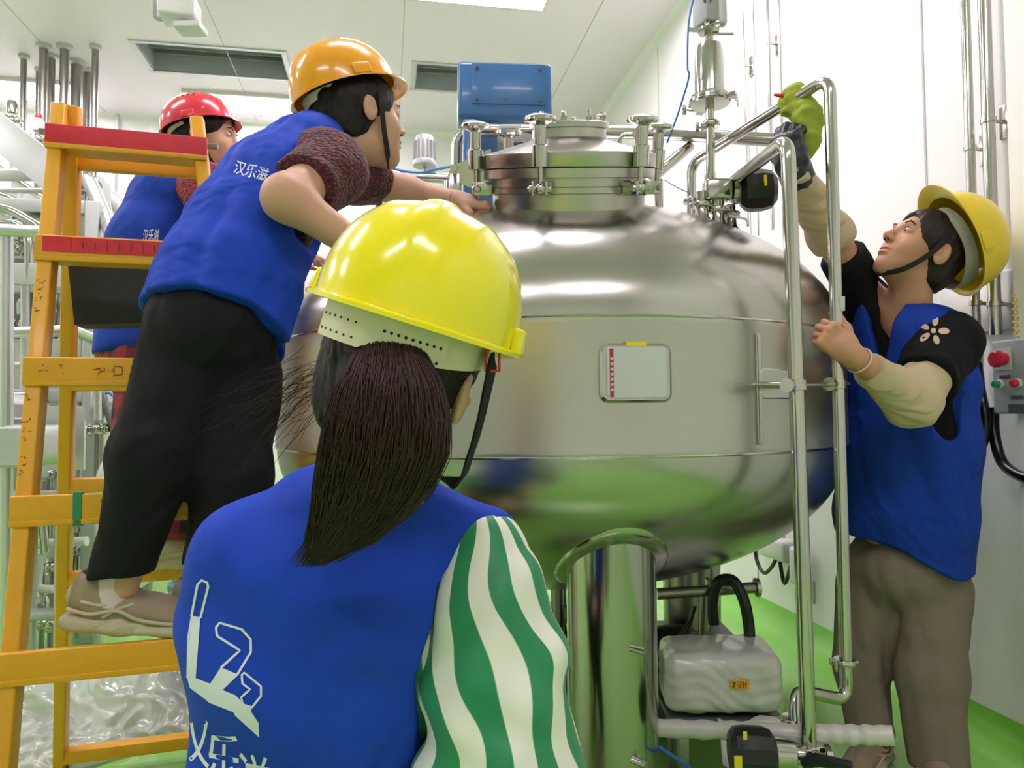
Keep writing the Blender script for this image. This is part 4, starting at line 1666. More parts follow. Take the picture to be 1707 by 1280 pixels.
x0, y0 = gp(-95, 3.3)
x1, y1 = gp(150, 3.3)
SK1 = skid('front pale steel skid frame on the left behind the ladder', x0, x1, y0 - .1, y0 + .75, 2.02, (.12, .62, 1.12, 1.62, 1.99))
x2, y2 = gp(-60, 4.6)
x3, y3 = gp(165, 4.6)
SK2 = skid('rear pale steel skid frame behind the first one on the left', x2, x3 - .1, y2, y2 + .7, 2.5, (.3, .9, 1.5, 2.0, 2.46), w=.07)

rnd = random.Random(3)
SKL = []


def vessel(px_, py_, d_, r_, h_, label, m='steel_dark', horiz=False):
    q = P(px_, py_, d_)
    ax = CR if horiz else ZV
    t_ = empty('process_vessel', q, label, 'vessel')
    MB().lathe([(0, -h_ / 2 - r_ * .35), (r_ * .6, -h_ / 2 - r_ * .28), (r_ * .92, -h_ / 2 - r_ * .1), (r_, -h_ / 2), (r_, h_ / 2), (r_ * .92, h_ / 2 + r_ * .1), (r_ * .6, h_ / 2 + r_ * .28), (0, h_ / 2 + r_ * .35)], q, ax, 36).build('shell', M[m], t_)
    MB().ring(q + ax * h_ * .3, ax, r_, .008, 36, 6).ring(q - ax * h_ * .3, ax, r_, .008, 36, 6).build('bands', M['galv'], t_)
    for s in (-1, 1):
        o_ = CR * s * r_ * .7
        MB().tube([q + o_, Vector(((q + o_).x, (q + o_).y, 0.01))], .02, 10).build('support_leg', M['galv'], t_)
    return t_


vessel(60, 500, 3.75, .17, .62, 'upright worn steel vessel inside the front skid frame')
vessel(168, 590, 4.0, .16, .55, 'upright steel vessel behind the rear ladder rail')
vessel(20, 735, 3.0, .13, .30, 'wide pale drum with rounded end, crossing behind the lower ladder', 'galv')
# broad horizontal band (jacketed trough)
q = P(60, 738, 2.95)
t = empty('trough', q, 'wide pale metal trough with a rounded right end behind the lower ladder rungs', 'trough')
o = []
MB().add(*plate(q - CF * .12 + CR * -.08, CR, ZV, .62, .15, .045, .24, .01)).build('body', M['galv'], t)
MB().bar(q - CR * .36 - CF * .01 + ZV * .02, q + CR * .2 + ZV * .02, .26, .012, ZV).build('rim', M['alu'], t)
for s in (-.3, .12):
    MB().bar(q + CR * s, Vector(((q + CR * s).x, (q + CR * s).y, .0)), .04, .04, CR).build('support_leg', M['alu'], t)

# long rails and pipes
LV = [
    ('guard_rail', 'level round guard rail crossing behind the ladder at mid height', 'rail', [P(-40, 556, 2.75), P(85, 552, 2.8), P(120, 550, 2.85), P(160, 566, 3.0), P(160, 700, 3.0)], .021, 'alu', .05),
    ('guard_rail', 'upper level round rail at the left edge above the skid pipes', 'rail', [P(-40, 381, 2.6), P(68, 387, 2.6), P(70, 387, 2.6)], .022, 'alu', 0),
    ('post_pipe', 'upright round post at the left edge in front of the skid', 'pipe', [P(12, 387, 2.62), P(10, 1010, 2.62), P(8, 1200, 2.62)], .022, 'alu', 0),
    ('post_pipe', 'second upright round post beside the left edge post', 'pipe', [P(42, 440, 3.2), P(40, 1100, 3.2)], .018, 'alu', 0),
    ('slanted_pipe', 'pale pipe slanting down to the right behind the red ladder rung', 'pipe', [P(148, 300, 3.6), P(205, 430, 3.2)], .035, 'alu', 0),
    ('slanted_pipe', 'pale pipe slanting below the first rung toward the red helmeted worker', 'pipe', [P(185, 330, 4.4), P(262, 400, 4.4)], .05, 'galv', 0),
    ('diagonal_brace', 'greenish diagonal brace at the left below mid height', 'brace', [P(52, 590, 3.1), P(98, 760, 3.1)], .016, 'steel_dark', 0),
    ('diagonal_brace', 'thin diagonal brace right of the rear ladder rail', 'brace', [P(170, 655, 3.2), P(215, 800, 3.2)], .016, 'steel_dark', 0),
    ('stair_rail', 'bright slanting hand rail between the ladder and the plaid trousers', 'rail', [P(205, 720, 3.0), P(166, 790, 2.9), P(166, 1000, 2.9)], .014, 'white_plastic', .02),
    ('skid_pipe', 'bright level pipe low behind the ladder with an upturned end', 'pipe', [P(-20, 740, 3.2), P(14, 770, 3.2), P(14, 825, 3.2), P(120, 823, 3.2)], .018, 'white_plastic', .04),
    ('skid_pipe', 'short bright pipe stub low behind the rear ladder rail', 'pipe', [P(55, 907, 3.1), P(145, 902, 3.1)], .02, 'white_plastic', 0),
    ('skid_pipe', 'lowest bright pipe of the skid beside the rear ladder rail', 'pipe', [P(68, 925, 3.1), P(60, 982, 3.1), P(92, 982, 3.1)], .018, 'white_plastic', .04),
    ('skid_pipe', 'slanting dull pipe above the left guard rail', 'pipe', [P(-30, 318, 3.4), P(22, 336, 3.4), P(72, 372, 3.3), P(180, 432, 3.2)], .025, 'steel', 0.03),
    ('skid_pipe', 'slanting polished pipe just below the dull slanting pipe', 'pipe', [P(-30, 340, 3.1), P(20, 352, 3.1), P(68, 380, 3.1), P(120, 420, 3.0)], .02, 'steel', .03),
    ('skid_pipe', 'curved pipe end dropping beside the left guard rail', 'pipe', [P(-30, 372, 3.0), P(30, 372, 3.0), P(48, 395, 3.0), P(48, 470, 3.0)], .016, 'steel', .04),
    ('skid_pipe', 'level thick bright pipe high on the left side', 'pipe', [P(-30, 292, 3.6), P(80, 292, 3.6)], .03, 'white_plastic', 0),
    ('skid_pipe', 'level thin pipe under the thick bright one on the left', 'pipe', [P(-30, 318, 3.7), P(78, 318, 3.7)], .014, 'white_plastic', 0),
]
for nm, lb, ct, pts, r_, mm, rb in LV:
    tag(MB().tube(fillet(pts, rb) if rb else pts, r_, 14).build(nm, M[mm]), lb, ct)
# inclined channel beam
o = MB().bar(P(-60, 175, 3.6), P(98, 298, 3.3), .02, .16, CF, .003).bar(P(-60, 175, 3.6) - ZV * .0 + CF * .05, P(98, 298, 3.3) + CF * .05, .09, .012, CF, .002).build('inclined_beam', M['galv'])
tag(o, 'broad pale beam sloping down to the right beside the ladder top', 'beam')
o = MB().bar(P(-60, 455, 3.0), P(70, 458, 3.0), .03, .09, CF, .003).build('level_beam', M['galv'])
tag(o, 'flat pale beam at the left just below the upper rail', 'beam')
o = MB().bar(P(160, 470, 3.2), P(70, 455, 3.0), .03, .10, CF, .003).build('level_beam', M['galv'])
tag(o, 'flat pale beam continuing behind the left ladder rail', 'beam')
# cabinets
for (px_, py_, d_, w_, h_, lb) in ((134, 368, 3.7, .16, .5, 'tall grey metal cabinet seen through the top of the ladder'), (158, 372, 3.9, .09, .48, 'narrow grey cabinet right of the tall one'),
                                   (45, 640, 3.5, .5, .42, 'large pale cabinet panel inside the left skid'), (152, 600, 3.6, .16, .5, 'pale upright panel behind the rear ladder rail')):
    q = P(px_, py_, d_)
    t = empty('cabinet', (q.x, q.y, 0), lb, 'cabinet')
    MB().box(q, (w_, .16, h_), (CR, CF, ZV), .008).build('housing', M['galv'], t)
    MB().box(q - CF * .082, (w_ * .86, .006, h_ * .92), (CR, CF, ZV), .002).build('door', M['alu'], t)
    MB().bar(Vector((q.x, q.y, 0)), q - ZV * h_ / 2, .04, .04, CR).build('pedestal', M['galv'], t)
# upright pipes seen between the ladder rails
for k, (px_, ya, yb, r_, d_, mm, lb) in enumerate((
        (78, 470, 690, .014, 3.6, 'steel', 'polished riser left of the front ladder rail, inside the skid'),
        (92, 455, 700, .012, 3.6, 'steel', 'polished riser hidden partly by the front ladder rail'),
        (134, 540, 700, .012, 3.4, 'alu', 'thin pale riser under the black tray, left one'),
        (148, 545, 820, .014, 3.4, 'alu', 'thin pale riser under the black tray, right one'),
        (172, 500, 900, .02, 3.3, 'alu', 'pale upright post beside the blue vest of the red helmeted worker'),
        (100, 830, 1030, .018, 3.0, 'alu', 'lower pale upright seen just left of the rear ladder rail'),
        (26, 400, 900, .012, 3.9, 'steel', 'slim riser deep inside the skid near the left edge'),
        (142, 400, 560, .015, 4.6, 'galv', 'riser of the rear skid seen above the black tray'),
        (196, 230, 420, .018, 5.4, 'white_plastic', 'white riser near the back wall between ladder and red helmet'),
        (30, 250, 300, .03, 4.2, 'galv', 'short pale riser above the inclined beam'))):
    o = MB().tube([P(px_, ya, d_), Vector((P(px_, ya, d_).x, P(px_, ya, d_).y, 0.0))], r_, 12).build('riser_pipe', M[mm])
    tag(o, lb, 'pipe')

for k, (pts_, r_, mm, lb) in enumerate((
        ([(-30, 262, 4.0), (70, 330, 3.9), (90, 345, 3.9)], .022, 'steel', 'slanting skid pipe just under the inclined beam'),
        ([(-30, 400, 3.3), (60, 425, 3.3), (60, 540, 3.3)], .014, 'steel', 'bent skid pipe dropping inside the left rack'),
        ([(-30, 610, 3.3), (90, 606, 3.3), (150, 612, 3.4)], .016, 'alu', 'level skid pipe crossing the large cabinet panel'),
        ([(-30, 660, 3.15), (75, 655, 3.15)], .012, 'steel', 'level thin pipe low across the cabinet panel'),
        ([(130, 440, 3.9), (132, 560, 3.9), (170, 575, 3.8)], .013, 'steel', 'riser turning right above the plaid trousers'),
        ([(118, 690, 3.6), (200, 694, 3.7)], .022, 'alu', 'pale stub pipe just above the wide trough'),
        ([(-30, 860, 3.0), (70, 862, 3.0), (76, 920, 3.0)], .016, 'steel', 'low bent pipe left of the front ladder rail'),
        ([(-30, 1030, 2.9), (110, 1022, 3.0)], .026, 'galv', 'low level beam pipe close to the green floor'),
        ([(120, 345, 4.4), (240, 372, 4.6)], .02, 'steel', 'far polished pipe under the slanted pipe'),
        ([(92, 470, 3.9), (96, 690, 3.9)], .018, 'steel_dark', 'dark riser between the two left ladder rails'),
        ([(230, 110, 5.9), (196, 112, 5.9), (196, 260, 5.9)], .012, 'alu', 'thin far pipe at the back wall above the ladder'))):
    o = MB().tube(fillet([P(*q_) for q_ in pts_], .04) if len(pts_) > 2 else [P(*q_) for q_ in pts_], r_, 12).build('skid_pipe', M[mm])
    tag(o, lb, 'pipe')

# small valves, each with body, actuator and a coloured hose tail
VL = [(15, 415, 3.1, 'blue', 'small valve with a blue hose under the upper left rail'), (52, 420, 3.3, 'blue', 'small valve with blue hose left of the second red rung'),
      (40, 540, 3.5, 'blue', 'small bright valve on the mid guard rail'), (50, 480, 3.4, 'blue', 'valve with blue hose bunch beside the front ladder rail'),
      (118, 590, 3.5, 'red', 'small valve with a red knob behind the rear ladder rail'), (132, 588, 3.6, 'none', 'bright pump head between the rear ladder rail and the risers'),
      (20, 200, 4.6, 'none', 'small hanging valve between the ceiling drop pipes'), (64, 232, 4.2, 'red', 'hanging valve with a red cap left of the ladder top'),
      (80, 790, 3.3, 'blue', 'valve with blue cap below the wide trough'), (128, 880, 3.3, 'none', 'round gauge valve behind the rear ladder rail, low'),
      (85, 945, 3.2, 'blue', 'low valve with blue hose beside the rear ladder rail'), (70, 1040, 3.1, 'none', 'lowest shiny valve on the floor behind the ladder'),
      (150, 310, 3.6, 'none', 'bright elbow valve at the top of the slanted pipe'), (175, 378, 3.9, 'none', 'small valve behind the slanted pipe above the second rung'),
      (158, 400, 3.9, 'none', 'small valve beside the narrow grey cabinet'), (30, 690, 3.4, 'none', 'dark valve below the large cabinet panel'),
      (120, 915, 3.3, 'blue', 'valve with blue hose right of the rear rail, low down'), (162, 715, 3.2, 'blue', 'valve with blue hose left of the plaid trousers'),
      (60, 395, 3.4, 'green', 'small valve with a green hose near the upper left rail')]
for px_, py_, d_, cc, lb in VL:
    q = P(px_, py_, d_)
    t = empty('small_valve', q, lb, 'valve')
    b = MB().ball(q, .028, seg=12)
    b.tube([q - CR * .055, q + CR * .055], .014, 12)
    tri_clamp(b, q - CR * .04, CR, .014, True, rnd.randint(0, 5))
    tri_clamp(b, q + CR * .04, CR, .014, True, rnd.randint(0, 5))
    b.build('valve_body', M['steel'], t)
    MB().lathe([(.012, 0), (.012, .04), (.03, .045), (.032, .10), (.024, .12), (0, .122)], q, ZV, 16).build('actuator', M['steel' if cc in ('none',) else 'galv'], t)
    if cc != 'none':
        mm = {'blue': 'blue_hose', 'red': 'btn_red', 'green': 'btn_green'}[cc]
        if cc == 'red':
            MB().ball(q + ZV * .13, .022, seg=12).build('knob', M[mm], t)
        else:
            p0 = q + ZV * .11
            MB().tube(spline([p0, p0 + CR * .05 + ZV * .05, p0 + CR * .10 - ZV * .03, p0 + CR * .07 - ZV * .14, p0 + CR * .1 - ZV * .22], 6), .006, 8).build('hose', M[mm], t)
    MB().tube([q - ZV * .01, Vector((q.x, q.y, max(0.0, q.z - .35)))], .010, 10).build('stub', M['steel_dark'], t)

# low back units near the far wall between the ladder and the red helmet
q = P(225, 395, 6.0)
t = empty('far_skid', (q.x, q.y, 0), 'pale blurred equipment skid near the back wall, right of the slanted pipe', 'equipment')
MB().box(Vector((q.x, q.y, q.z * .5)), (.9, .36, q.z), (CR, CF, ZV), .02).build('housing', M['galv'], t)
MB().bar(P(180, 345, 5.7), P(262, 402, 5.7), .12, .06, CF).build('sloping_duct', M['alu'], t)

# ---------------------------------------------------------------- floor bags
bgc = on_z(120, 1230, 0)
bgc.z = 0


def f_bag(Q):
    d = U([f_ell(bgc + CR * .08 + CF * .18 + ZV * .02, (.34, .20, .17), (CR, CF, ZV)), f_ell(bgc - CR * .22 + CF * .12, (.22, .2, .20), (CR, CF, ZV)),
           f_ell(bgc + CR * .32 + CF * .1, (.2, .16, .11), (CR, CF, ZV)), f_ell(bgc - CR * .0 - CF * .10, (.26, .16, .07), (CR, CF, ZV))], .06)(Q)
    q = Q - A3(bgc)
    w = q + .06 * np.sin(q[:, [1, 2, 0]] * 19) + .02 * np.sin(q[:, [2, 0, 1]] * 53)
    n = np.abs(np.sin(w @ np.array([24., 9., 14.]))) + .7 * np.abs(np.sin(w @ np.array([-13., 31., 22.]) + 1)) + .5 * np.abs(np.sin(w @ np.array([41., -22., 37.])))
    d = d + .022 * (n - 1)
    return np.maximum(d, -(Q[:, 2] - .002))


bag, _, _ = sdf_obj('plastic_bag', f_bag, A3(bgc) - np.array([.75, .6, .03]), A3(bgc) + np.array([.75, .65, .32]), .009, M['film'])
tag(bag, 'large crumpled clear plastic bag lying on the green floor behind the ladder', 'bag')
bq = on_z(262, 925, 0)
q = P(338, 940, 2.6)
t = empty('blue_bucket', (q.x, q.y, 0), 'blue grey plastic drum standing behind the ladder beside the nearest worker', 'drum')
MB().lathe([(.10, 0), (.105, .02), (.11, .40), (.115, .41), (.115, .43), (.10, .435), (.10, .45), (0, .46)], Vector((q.x, q.y, 0)), ZV, 36).build('body', mat('drum_blue_grey', (84, 128, 150), .45), t)
# ---------------------------------------------------------------- yellow A-frame ladder
LU = (CR * .96 + CF * .28).normalized()          # along the rungs
LN = (CF * .96 - CR * .28).normalized()          # away from the camera
lt = P(97, 234, 1.66)
lb5 = P(22, 1106, 1.32)
ZR1, ZR5 = lt.z, lb5.z
dz_r = (ZR1 - ZR5) / 4


def rail_pt(z, right=False, rear=False):
    """centre of a rail at height z"""
    tpar = (ZR1 - z) / (ZR1 - ZR5)
    if not rear:
        p = lt + (lb5 - lt) * tpar
        W = .305 + .12 * tpar
        base = p
    else:
        r0 = P(121, 262, 1.735)
        r5 = P(107, 968, 1.95)
        tt = (r0.z - z) / (r0.z - r5.z)
        base = r0 + (r5 - r0) * tt
        W = .29 + .17 * tt
    return base + LU * W if right else base


lad = empty('step_ladder', (rail_pt(0).x, rail_pt(0).y, 0), 'yellow painted wooden A-frame step ladder with red top rungs', 'ladder')
for rear in (False, True):
    for right in (False, True):
        top = rail_pt(ZR1 + (.085 if not rear else .11), right, rear)
        bot = rail_pt(0.0, right, rear)
        bot = bot + (top - bot).normalized() * .012
        top.z = min(top.z, ZR1 + .10)
        o = MB().bar(bot, top, .030, .048, LU, .004).build('rear_rail' if rear else 'front_rail', M['ladder'], lad)
        MB().box(bot, (.04, .06, .024), (LU, LN, ZV), .004).build('rubber_foot', M['black_rubber'], o)
nup = (rail_pt(ZR1) - rail_pt(ZR5)).normalized()
rung_objs = []
for k in range(7):
    z = ZR1 - dz_r * k
    if z < .02:
        break
    a, c = rail_pt(z), rail_pt(z, True)
    b = MB().bar(a - LU * .017 - LN * .030, c + LU * .017 - LN * .030, .016, .058 if k > 1 else .052, LN, .003)
    r_ = b.build('tread', M['ladder_red'] if k == 0 else M['ladder'], lad)
    rung_objs.append((r_, a, c, z))
    MB().bar(a + LU * .013 - ZV * .020, c - LU * .013 - ZV * .020, .055, .018, LN, .003).bar(a - LU * .017 - LN * .030 - ZV * .024, c + LU * .017 - LN * .030 - ZV * .024, .02, .012, LN, .002).build('tread_support', M['ladder'], r_)
    if k == 1:
        MB().bar(a - LU * .0 - LN * .0395 + ZV * .006, c + LU * .017 - LN * .0395 + ZV * .006, .002, .032, LN).build('red_scale_paint', M['ladder_red'], r_)
        b = MB()
        for j in range(12):
            q = a + (c - a) * (.16 + .07 * j) - LN * .041 + ZV * .006
            b.box(q, (.0018, .001, .024 if j % 3 == 0 else .016), (LU, LN, ZV))
        b.build('scale_marks', M['pen'], r_, False)
rz = [P(110, y, d).z for y, d in ((640, 1.83), (810, 1.89), (965, 1.95), (1115, 2.0), (1262, 2.05))]
a, c = rail_pt(P(121, 268, 1.735).z, False, True), rail_pt(P(121, 268, 1.735).z, True, True)
MB().bar(a, c, .022, .040, LN, .003).build('rear_rung', M['ladder'], lad)
for z in rz:
    z = max(z, .03)
    a, c = rail_pt(z, False, True), rail_pt(z, True, True)
    MB().bar(a + LU * .012, c - LU * .012, .045, .036, LN, .003).build('rear_rung', M['ladder'], lad)
b = MB()
a, c = rail_pt(ZR1 + .02), rail_pt(ZR1 + .02, True)
b.tube([a - LU * .04, a + LU * .03], .007, 10).tube([c - LU * .03, c + LU * .04], .007, 10)
b.build('hinge_pins', M['steel_dark'], lad)
# stopper plate on the third tread
a, c, z = rung_objs[2][1:]
q = P(229, 621, 1.5)
tt = (q - a).dot(LU)
q = a + LU * tt - LN * .042 + ZV * .0
q.z = P(229, 621, 1.49).z
st = MB().lathe([(.012, 0), (.012, .004), (.008, .006), (0, .006)], q - LN * .004, -LN, 20).build('bolt_head', M['steel'], rung_objs[2][0])
MB().bar(q, q + LU * .045 - ZV * .035, .003, .022, LN).build('green_strap', M['tape_green'], rung_objs[2][0])
MB().box(q + LU * .028 + ZV * .012 - LN * .002, (.016, .002, .020), (LU, LN, ZV)).build('orange_tag', mat('orange_tag', (244, 136, 84), .5), rung_objs[2][0])
# green tape on the fourth tread
a, c, z = rung_objs[3][1:]
q = a + LU * .098 - LN * .030
MB().box(q, (.016, .020, .066), (LU, LN, ZV), .001).build('green_tape', M['tape_green'], rung_objs[3][0])
q = a + LU * .16 - LN * .030 + ZV * .018
MB().bar(q - LU * .02 - ZV * .008, q + LU * .02 + ZV * .008, .019, .014, LN, .001).build('green_tape', M['tape_green'], rung_objs[3][0])
# handwriting on the rails and treads (illegible pen strokes as in the photo)
rs_ = random.Random(5)


def scribble(px_, py_, w_, h_, n_):
    out = []
    for _ in range(n_):
        x, y = px_ + rs_.uniform(-.5, .5) * w_, py_ + rs_.uniform(-.5, .5) * h_
        out.append(([(x, y), (x + rs_.uniform(-.6, .6) * w_, y + rs_.uniform(-.3, .3) * h_)], 1.3))
    return out


tris = []
vv = []
for o in [x for x in bpy.data.objects if x.parent == lad and x.type == 'MESH'] + [r[0] for r in rung_objs]:
    base = len(vv)
    org = ORG[o.name]
    vv += [tuple(v.co + org) for v in o.data.vertices]
    tris += [tuple(base + i for i in p.vertices) for p in o.data.polygons]
LBVH = BVHTree.FromPolygons(vv, tris)
S_ = []
for px_, py_ in ((68, 468), (66, 484), (65, 500), (63, 514), (48, 662), (46, 700), (43, 716), (42, 730), (41, 760), (40, 772), (38, 788)):
    S_ += scribble(px_, py_, 9, 9, 5)
for px_, py_ in ((72, 618), (100, 616), (160, 618), (172, 620), (184, 618)):
    S_ += scribble(px_, py_, 12, 16, 4)
S_ += [([(190, 628), (190, 610), (204, 612), (204, 624), (190, 626)], 1.8)]
decal('pen_writing', flat_poly(None, S_), LBVH, M['pen'], lad, .0008)

# black tray hanging from the ladder
q = [P(113, 440, 1.69), P(262, 445, 1.76), P(268, 538, 1.76), P(124, 541, 1.69)]
t = empty('tool_tray', q[0], 'black open tool tray hung under the second ladder rung', 'tray')
b = MB()
vs = q + [v + LN * .10 for v in q]
b.add(vs, [(0, 3, 2, 1), (4, 5, 6, 7), (0, 4, 7, 3), (1, 2, 6, 5), (3, 7, 6, 2)])
b.build('body', M['bag_black'], t, False)
MB().bar(q[0], q[1], .004, .008, CF).build('rim', M['dark_grey'], t)
# ---------------------------------------------------------------- people: shared builders
def frame(fwd, up):
    Y = Vector(fwd).normalized()
    Z = Vector(up)
    Z = (Z - Y * Z.dot(Y)).normalized()
    return Y.cross(Z).normalized(), Y, Z


class Head:
    def __init__(s, c, fwd, up, k=1.0):
        s.c, s.k = Vector(c), k
        s.X, s.Y, s.Z = frame(fwd, up)
        s.ax = (s.X, s.Y, s.Z)

    def H(s, x, y, z):
        return s.c + (s.X * x + s.Y * y + s.Z * z) * s.k

    def E(s, p, r):
        return f_ell(s.H(*p), [a * s.k for a in r], s.ax)

    def C(s, a, b, r1, r2):
        return f_cone(s.H(*a), s.H(*b), r1 * s.k, r2 * s.k)

    def skin(s):
        E, C = s.E, s.C
        f = U([E((0, -.008, .042), (.073, .092, .080)), (E((0, .036, -.012), (.059, .056, .076)), .03), (E((0, .030, -.060), (.050, .052, .040)), .03),
               (E((0, .068, -.088), (.022, .019, .019)), .03), (E((.034, .060, -.020), (.026, .022, .026)), .02), (E((-.034, .060, -.020), (.026, .022, .026)), .02),
               (C((-.030, .084, .034), (.030, .084, .034), .009, .009), .02), (C((0, .086, .024), (0, .107, -.010), .0065, .0100), .012),
               (E((0, .107, -.014), (.0105, .0105, .0085)), .008), (E((.0125, .098, -.018), (.0065, .010, .0065)), .006), (E((-.0125, .098, -.018), (.0065, .010, .0065)), .006)], .02)
        for sx in (-1, 1):
            f = CUT(f, E((sx * .031, .098, .016), (.017, .013, .011)), .012)
        f = U([f] + [(E((sx * .031, .0785, .0145), (.0165, .0125, .0105)), .004) for sx in (-1, 1)] +
              [(E((0, .090, -.0455), (.023, .009, .0055)), .006), (E((0, .0885, -.0575), (.020, .009, .0065)), .006)])
        f = CUT(f, C((-.021, .0985, -.0515), (.021, .0985, -.0515), .0018, .0018), .002)
        for sx in (-1, 1):
            ear = f_ell(s.H(sx * .077, -.008, .002), [.0085 * s.k, .0195 * s.k, .032 * s.k], frame(s.Y * .97 + s.X * sx * -.25 + s.Z * -.12, s.Z))
            ear = CUT(ear, E((sx * .088, -.002, .006), (.010, .0115, .020)), .003)
            ear = U([ear, (E((sx * .078, .004, -.004), (.007, .005, .008)), .004)])
            f = U([f, (ear, .007)])
        return f

    def hair(s, front=.035, low=-.075, thick=.010, seed=1):
        """close hair cap swept back, open at the face and ears"""
        cap = U([s.E((0, -.010, .040), (.078 + thick * .4, .096 + thick, .088)), (s.E((0, -.045, -.03), (.064, .058, .058)), .03)], .02)
        face = s.E((0, .115, -.045), (.088, .088, .125))
        cap = CUT(cap, face, .01)
        low_p = s.H(0, 0, low)
        cap = INT(cap, f_plane(low_p, -s.Z + s.Y * .0), .012)
        for sx in (-1, 1):
            cap = CUT(cap, s.E((sx * .088, -.002, -.012), (.022, .022, .042)), .008)
            cap = CUT(cap, s.E((sx * .075, .045, -.06), (.05, .05, .06)), .01)
        return WR(cap, .0012, 190, seed, s.Z)

    def eyes(s, body, open_=True):
        for sx in (-1, 1):
            e = MB().ball(s.H(sx * .031, .0788, .0138), (.0135 * s.k, .0128 * s.k, .0072 * s.k), s.ax, 20).build('eye', M['eye_white'], body)
            MB().ball(s.H(sx * .031, .0865, .0138), (.0056 * s.k, .0054 * s.k, .0056 * s.k), s.ax, 14).build('iris', M['black'], e)
            b = MB()
            b.tube([s.H(sx * .046, .083, .033), s.H(sx * .034, .0935, .0385), s.H(sx * .018, .0950, .0345)], [.0012, .0028, .0022], 8)
            b.build('eyebrow', M['hair_black'], body)
            MB().tube([s.H(sx * .045, .0815, .0185), s.H(sx * .036, .0900, .0222), s.H(sx * .024, .0915, .0212), s.H(sx * .018, .089, .016)], [.0008, .0014, .0013, .0007], 6).build('eyelashes', M['hair_black'], body)
        MB().ball(s.H(0, .0912, -.0462), (.0205 * s.k, .0085 * s.k, .0042 * s.k), s.ax, 20).ball(s.H(0, .0898, -.0572), (.0175 * s.k, .0085 * s.k, .0052 * s.k), s.ax, 20).build('lips', M['lip'], body)
        for sx in (-1, 1):
            MB().ball(s.H(sx * .0075, .1035, -.0228), (.0032 * s.k, .0045 * s.k, .002 * s.k), s.ax, 10).build('nostril', mat('nostril', (70, 34, 28), .8) if 'nostril' not in bpy.data.materials else bpy.data.materials['nostril'], body)


